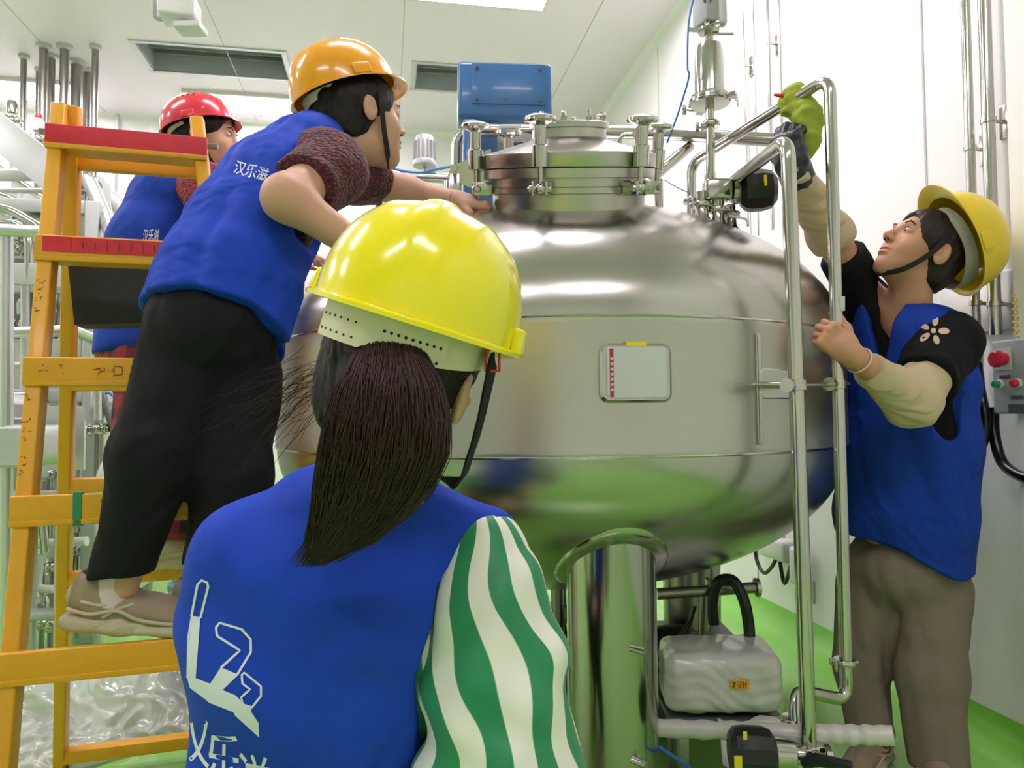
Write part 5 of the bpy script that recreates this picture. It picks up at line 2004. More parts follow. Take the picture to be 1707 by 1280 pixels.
def hard_hat(parent, c, fwd, up, m, k=1.0, band='band', vents=False, name='hard_hat', visor=.026):
    X, Y, Z = frame(fwd, up)
    AX_, AY_, HZ = .113 * k, .139 * k, .128 * k
    c = Vector(c)
    NT, NP = 96, 22
    vs, fs = [], []

    def pt(a, t, inner):
        # t 0 at the rim, 1 at the crown
        e = 2 / 2.35
        r = max(0.0, math.cos(t * math.pi / 2)) ** e
        z = math.sin(t * math.pi / 2) ** e
        sh = .0035 * k if inner else 0
        x = (AX_ - sh) * r * math.sin(a)
        y = (AY_ - sh) * r * math.cos(a)
        zz = (HZ - sh) * z
        if not inner:
            g = max(0.0, min(1.0, (z - .32) / .35))
            back = 1.0 if y > -.09 * k else max(0, 1 + (y + .09 * k) / (.03 * k))
            ridge = math.exp(-(x / (.0145 * k)) ** 4) * .0055 * k * g
            side = (math.exp(-((abs(x) - .052 * k) / (.006 * k)) ** 2)) * .0022 * k * g * back
            zz += ridge + side
        return c + X * x + Y * y + Z * zz

    def brim(a, w, dz):
        ca, sa = math.cos(a), math.sin(a)
        f = max(0.0, ca) ** 3
        out = (.009 + visor * f) * k * w
        nx, ny = sa / AX_, ca / AY_
        l = math.hypot(nx, ny)
        droop = -.010 * k * f * w
        return c + X * (AX_ * sa + nx / l * out) + Y * (AY_ * ca + ny / l * out) + Z * (droop + dz)
    rows = []
    for i in range(NP + 1):
        rows.append([pt(2 * math.pi * j / NT, 1 - i / NP, False) for j in range(NT)])
    rows.append([brim(2 * math.pi * j / NT, .6, -.001 * k) for j in range(NT)])
    rows.append([brim(2 * math.pi * j / NT, 1.0, -.003 * k) for j in range(NT)])
    rows.append([brim(2 * math.pi * j / NT, 1.0, -.0075 * k) for j in range(NT)])
    rows.append([brim(2 * math.pi * j / NT, .8, -.0075 * k) for j in range(NT)])
    rows.append([brim(2 * math.pi * j / NT, .1, -.004 * k) for j in range(NT)])
    for i in range(NP + 1):
        rows.append([pt(2 * math.pi * j / NT, i / NP, True) for j in range(NT)])
    for r in rows:
        vs += r
    for i in range(len(rows) - 1):
        for j in range(NT):
            j2 = (j + 1) % NT
            fs.append((i * NT + j, (i + 1) * NT + j, (i + 1) * NT + j2, i * NT + j2))
    b = MB().add(vs, fs)
    hat = b.build(name, m, parent, True, 45)
    # accessory slots on both sides
    for a in (math.pi / 2, -math.pi / 2):
        b = MB()
        q = c + X * AX_ * math.sin(a) * 1.035 + Y * AY_ * math.cos(a) + Z * .010 * k
        b.box(q, (.013 * k, .046 * k, .028 * k), (X, Y, (Z - X * math.sin(a) * .12).normalized()), .003)
        b.build('accessory_slot', m, hat)
    if vents:
        b = MB()
        for sx in (-1, 1):
            for yy in (-.03, -.01, .01, .03):
                t = .5
                x = AX_ * math.sqrt(max(0, 1 - (yy / AY_) ** 2)) * (math.cos(t * math.pi / 2) ** (2 / 2.35))
                b.ball(c + X * sx * (x + .001) + Y * yy * k + Z * HZ * (math.sin(t * math.pi / 2) ** (2 / 2.35)), .003 * k, seg=8)
        b.build('vent_holes', M['dark_hole'], hat)
        b = MB()
        for sx in (-1, 1):
            for yy in (.055, -.075):
                x = AX_ * math.sqrt(max(0, 1 - (yy / AY_) ** 2))
                b.ball(c + X * sx * x * .985 + Y * yy * k + Z * .028 * k, (.0055 * k), seg=10)
        b.build('rivets', M['label_white'], hat)
    # headband
    NB = 72
    lowb = .026 if band else .004
    vs, fs = [], []
    for j in range(NB):
        a = 2 * math.pi * j / NB
        bk = max(0.0, -math.cos(a))
        r1 = .93
        for (rr, z) in ((r1, .004), (r1 * .985, -lowb - .014 * bk), (r1 * .955, -lowb - .014 * bk), (r1 * .965, .004)):
            vs.append(c + X * .096 * k * rr * math.sin(a) + Y * (.120 * k * rr * math.cos(a) - .004 * k) + Z * (z - .004) * k)
    for j in range(NB):
        j2 = (j + 1) % NB
        for i in range(4):
            i2 = (i + 1) % 4
            fs.append((j * 4 + i, j2 * 4 + i, j2 * 4 + i2, j * 4 + i2))
    MB().add(vs, fs).build('headband', M[band or 'band'], hat, True, 40)
    return hat, (X, Y, Z)


def ribbon(pts, w, th, nrm, name, m, parent):
    """flat strap along a path"""
    pts = [Vector(p) for p in pts]
    vs, fs = [], []
    n = len(pts)
    for i, p in enumerate(pts):
        d = (pts[min(n - 1, i + 1)] - pts[max(0, i - 1)]).normalized()
        nn = Vector(nrm[i] if isinstance(nrm, list) else nrm)
        nn = (nn - d * nn.dot(d)).normalized()
        s = d.cross(nn)
        vs += [p + s * w / 2 + nn * th / 2, p - s * w / 2 + nn * th / 2, p - s * w / 2 - nn * th / 2, p + s * w / 2 - nn * th / 2]
    for i in range(n - 1):
        for k in range(4):
            k2 = (k + 1) % 4
            fs.append((4 * i + k, 4 * i + k2, 4 * i + 4 + k2, 4 * i + 4 + k))
    fs += [(3, 2, 1, 0), tuple(4 * (n - 1) + k for k in range(4))]
    return MB().add(vs, fs).build(name, m, parent, True, 40)


def hand_fns(w, F, D, X, curl=(30, 35, 25), s=1.0, thumb=(.55, .7, -.35), thumb_curl=20, spread=0.0, inflate=0.0, curls=None):
    """w wrist, F along the fingers, D back of the hand, X towards the thumb"""
    w = Vector(w)
    F = Vector(F).normalized()
    D = Vector(D)
    D = (D - F * D.dot(F)).normalized()
    X = Vector(X)
    X = (X - F * X.dot(F) - D * X.dot(D)).normalized()
    fs = [(f_box(w + F * .047 * s - D * .0 * s, (.074 * s + inflate, .082 * s, .024 * s + inflate), (X, F, D), .0115 * s), .012),
          (f_cone(w - F * .01 * s, w + F * .03 * s, .024 * s + inflate * .5, .024 * s + inflate * .5), .02)]
    pts = [w, w + F * .18 * s]
    offs = (.0285, .0095, -.0095, -.0275)
    lens = ((.040, .025, .021), (.044, .029, .023), (.041, .027, .022), (.033, .021, .019))
    rad = (.0088, .0090, .0086, .0077)
    for i in range(4):
        cc = curls[i] if curls else curl
        p = w + (F * (.083 - .004 * abs(i - 1)) + X * offs[i]) * s
        a = 0.0
        q = [p]
        for j in range(3):
            a += math.radians(cc[j] + i * 2)
            dr = (F * math.cos(a) - D * math.sin(a) + X * (offs[i] * spread * 10) * math.cos(a)).normalized()
            p = p + dr * lens[i][j] * s
            q.append(p)
        r0 = rad[i] * s + inflate * .6
        fs.append((f_chain(q, [r0, r0 * .95, r0 * .88, r0 * .78], .006), .0045))
        fs.append((f_ell(q[0] + D * .003 * s, (.0105 * s + inflate * .5,) * 3), .008))
        pts += q
    b = w + (F * .018 + X * .026 - D * .006) * s
    td = (F * thumb[0] + X * thumb[1] + D * thumb[2]).normalized()
    j1 = b + td * .040 * s
    cu = math.radians(thumb_curl)
    td2 = (td * math.cos(cu) + (F * .6 - X * .8).normalized() * math.sin(cu)).normalized()
    j2 = j1 + td2 * .031 * s
    td3 = (td2 * math.cos(cu) + (F * .3 - X * .9 - D * .2).normalized() * math.sin(cu)).normalized()
    j3 = j2 + td3 * .025 * s
    fs.append((f_chain([b, j1, j2, j3], [.0145 * s + inflate * .5, .0115 * s + inflate * .5, .0098 * s + inflate * .5, .0082 * s + inflate * .5], .008), .010))
    pts += [b, j1, j2, j3]
    return fs, pts


def shoe(parent, heel, fwd, up=(0, 0, 1), Ln=.255, name='shoe', m=None, ms=None, seed=0):
    """sneaker: heel = bottom of the heel"""
    X, Y, Z = frame(fwd, up)
    h = Vector(heel)
    q = lambda x, y, z: h + (X * x + Y * y + Z * z) * (Ln / .26)
    k = Ln / .26
    up_f = U([f_ell(q(0, .055, .055), (.038 * k, .06 * k, .045 * k), (X, Y, Z)), (f_ell(q(0, .13, .045), (.043 * k, .075 * k, .034 * k), (X, Y, Z)), .03),
              (f_ell(q(0, .205, .033), (.041 * k, .048 * k, .022 * k), (X, Y, Z)), .03), (f_cone(q(0, .045, .06), q(0, .040, .092), .036 * k, .037 * k), .02)], .03)
    up_f = CUT(up_f, f_cone(q(0, .047, .075), q(0, .045, .13), .029 * k, .033 * k), .006)
    up_f = INT(up_f, f_plane(q(0, 0, .016), -Z), .006)
    up_f = WR(up_f, .0010, 70, seed)
    lo, hi = bounds([q(-.05, -.02, 0), q(.05, .28, .12), q(.05, -.02, .12), q(-.05, .28, 0), q(.05, .28, 0), q(-.05, -.02, .12)], .02)
    o, _, _ = sdf_obj(name, up_f, lo, hi, .0045, m or M['shoe'], parent)
    sf = U([f_box(q(0, .055, .016), (.084 * k, .13 * k, .032 * k), (X, Y, Z), .014), (f_box(q(0, .16, .014), (.092 * k, .16 * k, .026 * k), (X, Y, (Z + Y * .02)), .012), .02),
            (f_ell(q(0, .225, .020), (.043 * k, .036 * k, .013 * k), (X, Y, Z)), .02)], .02)
    so, _, _ = sdf_obj('sole', WR(sf, .001, 120, seed + 1), lo, hi, .0045, ms or M['sole'], o)
    b = MB()
    for i in range(5):
        y = .095 + .018 * i
        z = .083 - .0075 * i
        b.tube([q(-.024, y, z - .012), q(0, y + .004, z + .003), q(.024, y, z - .012)], .0026 * k, 8)
    b.ball(q(.008, .09, .09), .006 * k, seg=8)
    for sx in (-1, 1):
        b2 = MB()
        b2.tube(spline([q(sx * .036, .005, .045), q(sx * .044, .05, .040), q(sx * .047, .10, .050), q(sx * .044, .14, .034), q(sx * .046, .20, .030), q(sx * .030, .242, .030)], 6), .0038 * k, 8)
        b2.tube(spline([q(sx * .040, .03, .062), q(sx * .0435, .07, .058), q(sx * .036, .10, .068)], 6), .0035 * k, 8)
        b2.tube(spline([q(sx * .044, .075, .035), q(sx * .045, .095, .050), q(sx * .034, .125, .062)], 6), .0035 * k, 8)
        b2.build('side_overlay', ms or M['sole'], o)
    MB().ball(q(0, -.002, .062), (.020 * k, .010 * k, .022 * k), (X, Y, Z), 12).build('heel_tab', ms or M['sole'], o)
    b.build('laces', ms or M['sole'], o)
    return o


# ================================================================ nearest worker, seen from behind
AT = (RT * .26 + UP * .94 - FW * .16)
AF = (FW * .95 + RT * .24 + UP * .02)
ha = Head(P(668, 628, .845), AF, AT, 1.06)
pA = empty('person', (P(560, 1280, .95).x, P(560, 1280, .95).y, 0), 'person seen from behind, bright yellow hard hat, long ponytail, blue vest, green striped sleeves', 'person')
S_SIDE = (CR * .995 - CF * .08)
stA = [(P(512, 1480, 1.00), S_SIDE, .165, .125), (P(522, 1300, .97), S_SIDE, .160, .115), (P(538, 1120, .95), S_SIDE, .172, .113),
       (P(568, 985, .945), S_SIDE, .176, .108), (P(612, 900, .95), S_SIDE, .140, .088)]
nbA = P(640, 800, .945)
shL, shR = P(400, 940, .97), P(832, 935, .95)
elR, elL = P(845, 1290, .90), P(430, 1240, 1.24)
wrR, wrL = P(760, 1330, 1.12), P(470, 1340, 1.2)
hipR, hipL = P(590, 1500, 1.0), P(440, 1500, 1.0)
kR = hipR + CF * .38 + CR * .10 + ZV * .10
kL = hipL + CF * .38 - CR * .06 + ZV * .10
aR = Vector((kR.x, kR.y, .09)) - CF * .22
aL = Vector((kL.x, kL.y, .09)) - CF * .22
handsR, hpR = hand_fns(wrR, (CF + ZV * .1), ZV, -CR, (35, 40, 30))
handsL, hpL = hand_fns(wrL, (CF + ZV * .1), ZV, CR, (35, 40, 30))
skinA = U([ha.skin(), (f_cone(ha.H(0, -.02, -.055), nbA, .050, .055), .03), (f_loft([(c, s_, w - .05, h - .04) for c, s_, w, h in stA]), .03),
           (f_chain([nbA - ZV * .05, shR - ZV * .012 - CR * .01, elR, wrR], [.035, .036, .034, .024], .03), .02), (f_chain([nbA - ZV * .05, shL, elL, wrL], [.035, .036, .034, .024], .03), .02),
           (f_chain([hipR, kR, aR], [.065, .045, .032], .03), .02), (f_chain([hipL, kL, aL], [.065, .045, .032], .03), .02)] + handsR + handsL, .02)
hl, hh = bounds([ha.H(-.1, -.12, -.13), ha.H(.1, .13, .14), ha.H(-.1, .13, -.13), ha.H(.1, -.12, .14)], .01)
lo, hi = bounds([c for c, *_ in stA] + [kR, kL, aR, aL, shL, shR, wrR, wrL, ha.c], .22)
h1 = bounds(hpR, .025)
h2 = bounds(hpL, .025)
bodyA = multi_obj('body', skinA, [(lo, hi, .010, [(hl, hh), h1, h2]), (hl, hh, .0032, None), (h1[0], h1[1], .0035, None), (h2[0], h2[1], .0035, None)], M['skin_a'], pA)

# trousers
f = U([(f_ell(stA[0][0], (.17, .14, .12), (CR, CF, ZV)), .05), (f_chain([hipR, kR, aR], [.10, .075, .055], .03), .05), (f_chain([hipL, kL, aL], [.10, .075, .055], .03), .05)])
f = INT(WR(f, .004, 40, 3), f_plane((0, 0, .075), -ZV), .004)
f = INT(f, f_plane(stA[0][0] + ZV * .10, ZV), .004)
lo, hi = bounds([hipR, hipL, kR, kL, aR, aL], .17)
sdf_obj('trousers', f, lo, hi, .009, M['black_cloth'], pA)
for a_ in (aR, aL):
    shoe(pA, Vector((a_.x, a_.y, .002)) - CF * .05, CF)

# striped blouse: torso + sleeves
slv_pts = [P(806, 922, .945), P(816, 1010, .925), P(822, 1130, .905), P(836, 1290, .885), P(832, 1420, .90)]
slv = f_chain(slv_pts, [.058, .074, .086, .097, .085], .03)
slvL = f_chain([shL, P(400, 1060, 1.10), elL], [.05, .055, .06], .03)


def f_slv(Q):
    d = smin(slv(Q), slvL(Q), .01)
    a = A3(slv_pts[0])
    ax = A3(slv_pts[3] - slv_pts[0])
    ax /= np.linalg.norm(ax)
    w = Q - a
    t = w @ ax
    u = w @ A3(CR)
    fold = np.sin(u * 48 + 5.0 * np.sin(t * 17) + 1.0) * .0042 + .0040 * np.sin(t * 36 + u * 42 + 2 * np.sin(u * 20)) + .003 * np.sin(t * 60 - u * 30)
    return d + fold * np.clip(t / .1, 0, 1)


lo, hi = bounds(slv_pts + [shL, elL], .13)
V, Fc = surf(f_slv, lo, hi, .0045)
slO = link_mesh('striped_blouse', V, Fc, M['stripes'], pA)
ax = A3(slv_pts[3] - slv_pts[0])
ax /= np.linalg.norm(ax)
w = V - A3(slv_pts[0])
t = w @ ax
# stripes run along the sleeve: position across the sleeve plus the way the cloth is gathered
cr_ = w - t[:, None] * ax
ca, cb_ = A3(CR), A3(CF)
ang = np.arctan2(cr_ @ ca, -(cr_ @ cb_))
st_ = ang * .088 / .064 + 1.25 - t * 1.9 + .15 * np.sin(t * 26 + ang * 1.6) + .08 * np.sin(t * 47 - ang * 2)
at = slO.data.attributes.new('stripe', 'FLOAT', 'POINT')
at.data.foreach_set('value', (st_ + 20.0).astype(np.float32))
torso_f = f_loft([(c, s_, w_ - .014, h_ - .014) for c, s_, w_, h_ in stA])
lo, hi = bounds([c for c, *_ in stA], .22)
o2, V2_, F2_ = sdf_obj('blouse_torso', INT(torso_f, f_plane(P(560, 1440, .95), -ZV), .004), lo, hi, .008, M['stripes'], pA)
at = o2.data.attributes.new('stripe', 'FLOAT', 'POINT')
at.data.foreach_set('value', ((V2_ @ A3(CR)) * 18 + 20).astype(np.float32))

# vest
vst = U([f_loft(stA), (f_cone(P(622, 835, .955), P(412, 930, .955), .050, .056), .04), (f_cone(P(640, 845, .955), P(806, 898, .95), .050, .046), .04),
         (f_cone(P(412, 930, .955), P(372, 1030, .96), .056, .058), .05)], .04)
arm_cut = f_chain([P(866, 890, .925), P(850, 935, .92), P(826, 1010, .90), P(822, 1130, .88), P(828, 1300, .87), P(828, 1430, .87)], [.022, .048, .074, .090, .098, .098], .02)
vst = CUT(WR(vst, .0007, 30, 11), arm_cut, .003)
vst = CUT(vst, f_cone(P(668, 660, .93), P(640, 790, .94), .062, .070), .006)
vst = INT(vst, f_plane(P(560, 1470, .95), -ZV), .004)


def vestA(Q):
    d = vst(Q)
    q = Q - A3(stA[2][0])
    u, z = q @ A3(CR), q[:, 2]
    return d + .0014 * np.sin(u * 30 + 9 * z + 2 * np.sin(z * 14)) + .0012 * np.sin(u * 12 - z * 34)


lo, hi = bounds([c for c, *_ in stA] + [shL, shR, nbA], .19)
vO, VV, VF = sdf_obj('vest', vestA, lo, hi, .0045, M['vest'], pA)
vbvh = BVHTree.FromPolygons([tuple(v) for v in VV], [tuple(int(i) for i in q_) for q_ in VF])
# armhole hem stitched
# print on the back: outlined letter strokes with a filled lower half, then the name
fills = [[(319, 1026), (334, 1029), (326, 1132), (312, 1132), (313, 1100)], [(312, 1130), (326, 1130), (354, 1141), (344, 1167), (316, 1146)],
         [(350, 1140), (368, 1112), (394, 1123), (396, 1126), (371, 1150), (393, 1159), (405, 1172), (419, 1177), (419, 1187), (431, 1205), (432, 1229), (392, 1193), (389, 1187), (348, 1171), (343, 1166)]]
strokes = [([(319, 1027), (329, 975), (336, 967), (345, 971), (347, 978), (334, 1030)], 4.0), 
           ([(368, 1113), (400, 1084), (362, 1060), (360, 1046), (366, 1038), (403, 1049), (418, 1066), (418, 1087), (395, 1125)], 4.0),
           ([(404, 1172), (402, 1162), (417, 1149), (404, 1139), (403, 1125), (407, 1121), (435, 1144), (435, 1160), (419, 1180)], 3.6), ([(312, 1130), (314, 1060), (320, 1024)], 3.0)]
decal('vest_logo', flat_poly(fills, strokes), vbvh, M['print'], vO, .0012)


def tx(x0, y0, w_, h_, dx, dy):
    return lambda u, v: (x0 + u * w_ + v * dx, y0 - v * h_ + u * dy)


decal('vest_lettering', flat_poly(None, None, [('\u6c49', tx(292, 1262, 58, 92, 2, 12)), ('\u4e50', tx(341, 1294, 60, 92, 2, 12)), ('\u6ecb', tx(392, 1330, 60, 92, 2, 12))]), vbvh, M['print'], vO, .0012)

# hair cap, ponytail, loose strands
cap = U([ha.E((0, -.008, .036), (.081, .101, .086)), (ha.E((0, -.048, -.025), (.068, .055, .062)), .03)], .02)
cap = CUT(cap, ha.E((0, .125, -.04), (.092, .09, .13)), .01)
cap = CUT(cap, ha.E((.09, .018, -.022), (.026, .034, .040)), .008)
cap = CUT(cap, ha.E((-.09, .018, -.020), (.022, .030, .036)), .008)
cap = INT(cap, f_plane(ha.H(0, 0, -.088), -ha.Z), .012)
lo, hi = bounds([ha.H(-.1, -.13, -.1), ha.H(.1, .1, .14), ha.H(.1, -.13, .14), ha.H(-.1, .1, -.1)], .02)
hO, _, _ = sdf_obj('hair', WR(cap, .0014, 170, 4, ha.Z), lo, hi, .004, M['hair_black'], pA)
tie = P(647, 566, .738)
PT = [(tie, .026, .016), (P(650, 598, .724), .037, .022), (P(650, 645, .716), .050, .029), (P(646, 700, .714), .060, .031), (P(638, 760, .718), .062, .030),
      (P(622, 815, .732), .056, .027), (P(600, 860, .748), .046, .022), (P(566, 905, .768), .027, .016), (P(518, 944, .79), .006, .006)]
rs = np.random.RandomState(2)


def pony(t):
    x = t * (len(PT) - 1)
    i = min(int(x), len(PT) - 2)
    f_ = x - i
    f_ = f_ * f_ * (3 - 2 * f_) * .4 + f_ * .6
    return PT[i][0].lerp(PT[i + 1][0], f_), PT[i][1] + (PT[i + 1][1] - PT[i][1]) * f_, PT[i][2] + (PT[i + 1][2] - PT[i][2]) * f_


b = MB()
core = [pony(i / 28) for i in range(27)]
vs, fs = [], []
for c, w_, h_ in core:
    for k in range(28):
        a = 2 * math.pi * k / 28
        rg = .80 + .05 * math.sin(k * 5.3)
        vs.append(c + RT * math.cos(a) * w_ * rg + FW * math.sin(a) * h_ * rg)
for i in range(len(core) - 1):
    for k in range(28):
        k2 = (k + 1) % 28
        fs.append((i * 28 + k, i * 28 + k2, (i + 1) * 28 + k2, (i + 1) * 28 + k))
pO = link_mesh('ponytail', vs, fs, M['hair'], pA)
sv, sf = [], []


def strand(pts, r):
    o = len(sv)
    n = len(pts)
    for i, p in enumerate(pts):
        d = (pts[min(n - 1, i + 1)] - pts[max(0, i - 1)]).normalized()
        s_ = d.cross(FW).normalized()
        t_ = d.cross(s_)
        rr = r * (1 - .7 * (i / (n - 1)) ** 3)
        for k in range(3):
            a = 2 * math.pi * k / 3
            sv.append(p + (s_ * math.cos(a) + t_ * math.sin(a)) * rr)
    for i in range(n - 1):
        for k in range(3):
            k2 = (k + 1) % 3
            sf.append((o + i * 3 + k, o + i * 3 + k2, o + (i + 1) * 3 + k2, o + (i + 1) * 3 + k))


for n_ in range(1500):
    a = rs.rand() * 2 * math.pi
    rr = .80 + .24 * rs.rand() ** .6
    ph, ph2 = rs.rand() * 6, rs.rand() * 6
    end = .62 + .38 * rs.rand() ** .55
    dev = rs.randn() * .009
    pts = []
    a2 = a + rs.randn() * .5
    for i in range(19):
        t_ = end * i / 18
        c, w_, h_ = pony(min(t_, 1))
        aa = a + (a2 - a) * t_
        q = c + RT * (math.cos(aa) * w_ * rr + dev * t_ ** 3 + .0018 * math.sin(ph + t_ * 14)) + FW * (math.sin(aa) * h_ * rr + .0015 * math.sin(ph2 + t_ * 11))
        pts.append(q)
    strand(pts, .00065 + .0005 * rs.rand())
def head_dir(th, ph):
    return Vector((math.sin(th) * math.cos(ph), math.cos(th), math.sin(th) * math.sin(ph)))


td_ = ha.Y * -1
tl = Vector(((tie - ha.c).dot(ha.X), (tie - ha.c).dot(ha.Y), (tie - ha.c).dot(ha.Z) - .036 * ha.k)) / ha.k
tl = Vector((tl.x / .081, tl.y / .101, tl.z / .086)).normalized()
for n_ in range(700):
    ph = rs.rand() * 2 * math.pi
    spread_ = .55 + .75 * rs.rand()
    e1 = tl.cross(Vector((0, 0, 1))).normalized()
    e2 = tl.cross(e1)
    dst = (e1 * math.cos(ph) + e2 * math.sin(ph))
    pts = []
    for i in range(12):
        an = spread_ * (1 - i / 11) * 1.25 + .12
        v = (tl * math.cos(an) + dst * math.sin(an))
        low_ = 1.0 - .06 * max(0, -v.z)
        pts.append(ha.c + (ha.X * v.x * .0822 + ha.Y * (v.y * .1022 * low_ - .008) + ha.Z * (v.z * .0872 + .036)) * ha.k)
    if pts[0].z < (ha.H(0, 0, -.07)).z or (pts[0] - ha.c).dot(ha.Y) > .02:
        continue
    strand(pts[::-1], .0008)
for n_ in range(60):   # flyaway hair at the left of the neck
    p0 = ha.H(-.070 + .01 * rs.randn(), -.05 + .02 * rs.randn(), -.03 + .02 * rs.randn())
    L_ = .05 + .09 * rs.rand()
    dr = (-RT * (.6 + .5 * rs.rand()) - UP * (.75 * rs.rand() + .05) - FW * .2 * rs.rand()).normalized()
    pts = [p0 + dr * L_ * (i / 9) + UP * (-.02 * (i / 9) ** 2 + .003 * math.sin(i + n_)) for i in range(10)]
    strand(pts, .00035)
so_ = link_mesh('loose_strands', sv, sf, M['hair'], pO)
so_['kind'] = 'stuff'
MB().ring(tie, (PT[1][0] - tie), .017, .006, 24, 8).build('hair_tie', M['black'], pA)

hatA, hx = hard_hat(pA, P(697, 534, .845), (FW * .97 + RT * .10), (RT * .27 + UP * .93 - FW * .27), M['helmet_y'], 1.04)
# adjuster at the back of the headband
X_, Y_, Z_ = hx
hc = P(697, 534, .845)


def bandpt(ang, z, out=1.0):
    a = math.radians(ang)
    return hc + X_ * .097 * 1.04 * .96 * out * math.sin(a) + Y_ * (.122 * 1.04 * .96 * out * math.cos(a) - .004) + Z_ * z


vs, fs = [], []
for i in range(28):
    ang = 212 - i * 3.4 + 20
    wv = .016 if i < 14 else .013
    lowz = -.040 if i < 13 else -.036
    for out, z in ((1.03, -.010), (1.03, lowz - .010), (1.0, lowz - .010), (1.0, -.010)):
        vs.append(bandpt(ang, z + .004, out + (.02 if i < 14 else 0)))
for i in range(27):
    for k in range(4):
        k2 = (k + 1) % 4
        fs.append((4 * i + k, 4 * i + k2, 4 * i + 4 + k2, 4 * i + 4 + k))
fs += [(3, 2, 1, 0), (108, 109, 110, 111)]
adj = MB().add(vs, fs).build('size_adjuster', M['band'], hatA, True, 40)
b = MB()
for i in range(9):
    for j in range(2):
        q = bandpt(178 - i * 4.2, -.022 - j * .016, 1.032)
        b.ball(q, .0018, seg=6)
for i in range(6):
    for j in range(2):
        q = bandpt(226 - i * 6.0, -.022 - j * .016, 1.052)
        b.ball(q, .0014, seg=6)
b.build('band_holes', M['dark_hole'], adj)
# chin strap with red buckle on the right
c0 = bandpt(88, -.020, 1.03)
stp = spline([c0, P(822, 602, .80), P(812, 650, .80), P(801, 700, .815), P(785, 755, .84), P(760, 805, .875), ha.H(.02, .07, -.105)], 8)
stp0 = ribbon(stp, .016, .0028, -FW * .5 + RT * .85, 'chin_strap', M['strap'], hatA)
bq_ = P(821, 600, .795)
b = MB()
for dx, dz, w_, h_ in ((-.0075, 0, .003, .026), (.0075, 0, .003, .026), (0, .012, .018, .003), (0, -.012, .018, .003)):
    b.box(bq_ + RT * (dx) + UP * dz - RT * .0 * dz, (w_, .004, h_), (RT, FW, UP), .001)
b.build('red_buckle', M['red_plastic'], hatA)
c0 = bandpt(-88, -.020, 1.03)
ribbon(spline([c0, ha.H(-.088, .03, -.02), ha.H(-.06, .06, -.08), ha.H(-.0, .075, -.108)], 8), .014, .0028, -ha.X, 'chin_strap', M['strap'], hatA)
# ================================================================ worker on the ladder, amber hard hat
pB = empty('person', P(205, 1075, 1.36), 'person in amber hard hat, maroon knit sleeves and blue vest, leaning over from the ladder', 'person')
BF = (CR * .80 + CF * .56)
BS = (CR * .56 - CF * .80).normalized()
hb_ = Head(P(600, 203, 1.76), CR * .80 + CF * .58 + ZV * .10, ZV + CR * -.12, 1.02)
stB = [(P(352, 560, 1.50), BS, .185, .150), (P(378, 480, 1.54), BS, .175, .140), (P(415, 400, 1.60), BS, .172, .130), (P(462, 325, 1.66), BS, .182, .122), (P(505, 268, 1.70), BS, .150, .095)]
nbB = P(545, 240, 1.735)
srB, slB = P(548, 285, 1.585), P(590, 292, 1.83)
eB, wB = P(477, 330, 1.42), P(628, 432, 1.50)
elB, wlB = P(676, 320, 1.95), P(762, 336, 1.93)
h1f, h1p = hand_fns(wlB, (CR * .98 - ZV * .15), (ZV + CR * .1 - CF * .4), -CF, (25, 35, 25), .98)
h2f, h2p = hand_fns(wB, (CR * .8 - ZV * .3 + CF * .5), (ZV - CF * .3), -CR * .5 + CF * .8, (25, 30, 20), .98)
hp1, kn1, an1 = P(318, 580, 1.46), P(256, 760, 1.38), P(206, 975, 1.375)
hp2, kn2, an2 = P(395, 590, 1.54), P(382, 790, 1.44), P(352, 985, 1.46)
skB = U([hb_.skin(), (f_cone(hb_.H(0, -.02, -.055), nbB, .050, .056), .03), (f_loft([(c, s_, w - .055, h - .045) for c, s_, w, h in stB]), .03),
         (f_chain([nbB, srB, eB, wB], [.05, .050, .043, .026], .03), .03), (f_chain([nbB, slB, elB, wlB], [.05, .048, .040, .027], .03), .03),
         (f_chain([P(306, 605, 1.46), kn1, an1], [.055, .045, .029], .03), .01), (f_chain([P(395, 625, 1.53), P(388, 790, 1.47), an2], [.055, .045, .036], .03), .01)] + h1f + h2f)
hl, hh = bounds([hb_.H(-.1, -.12, -.13), hb_.H(.1, .13, .14), hb_.H(-.1, .13, -.13), hb_.H(.1, -.12, .14)], .01)
b1, b2 = bounds(h1p, .025), bounds(h2p, .025)
arm = bounds([srB, eB, wB], .07)
lo, hi = bounds([c for c, *_ in stB] + [hb_.c, eB, wB, wlB, elB, an1, an2, kn1], .16)
bodyB = multi_obj('body', skB, [(lo, hi, .009, [(hl, hh), b1, b2]), (hl, hh, .004, None), (b1[0], b1[1], .004, None), (b2[0], b2[1], .004, None)], M['skin_b'], pB)
hb_.eyes(bodyB)
# trousers
f = U([(f_ell(P(350, 548, 1.50), (.155, .128, .12), (BS, BF.normalized(), ZV)), .05), (f_chain([P(306, 605, 1.46), P(256, 760, 1.38), P(200, 962, 1.375)], [.090, .074, .055], .03), .03), (f_chain([P(395, 625, 1.53), P(388, 790, 1.47), P(357, 965, 1.46)], [.092, .076, .064], .03), .03)])
f = INT(f, f_plane(P(200, 958, 1.375), -ZV + CR * .06), .004)
f = INT(f, f_plane(stB[1][0], stB[1][0] - stB[0][0]), .01)
f = WR(f, .0020, 34, 5, ZV)
lo, hi = bounds([hp1, hp2, kn1, kn2, an1, an2, stB[1][0]], .17)
sdf_obj('trousers', f, lo, hi, .007, M['trouser_black'], pB)
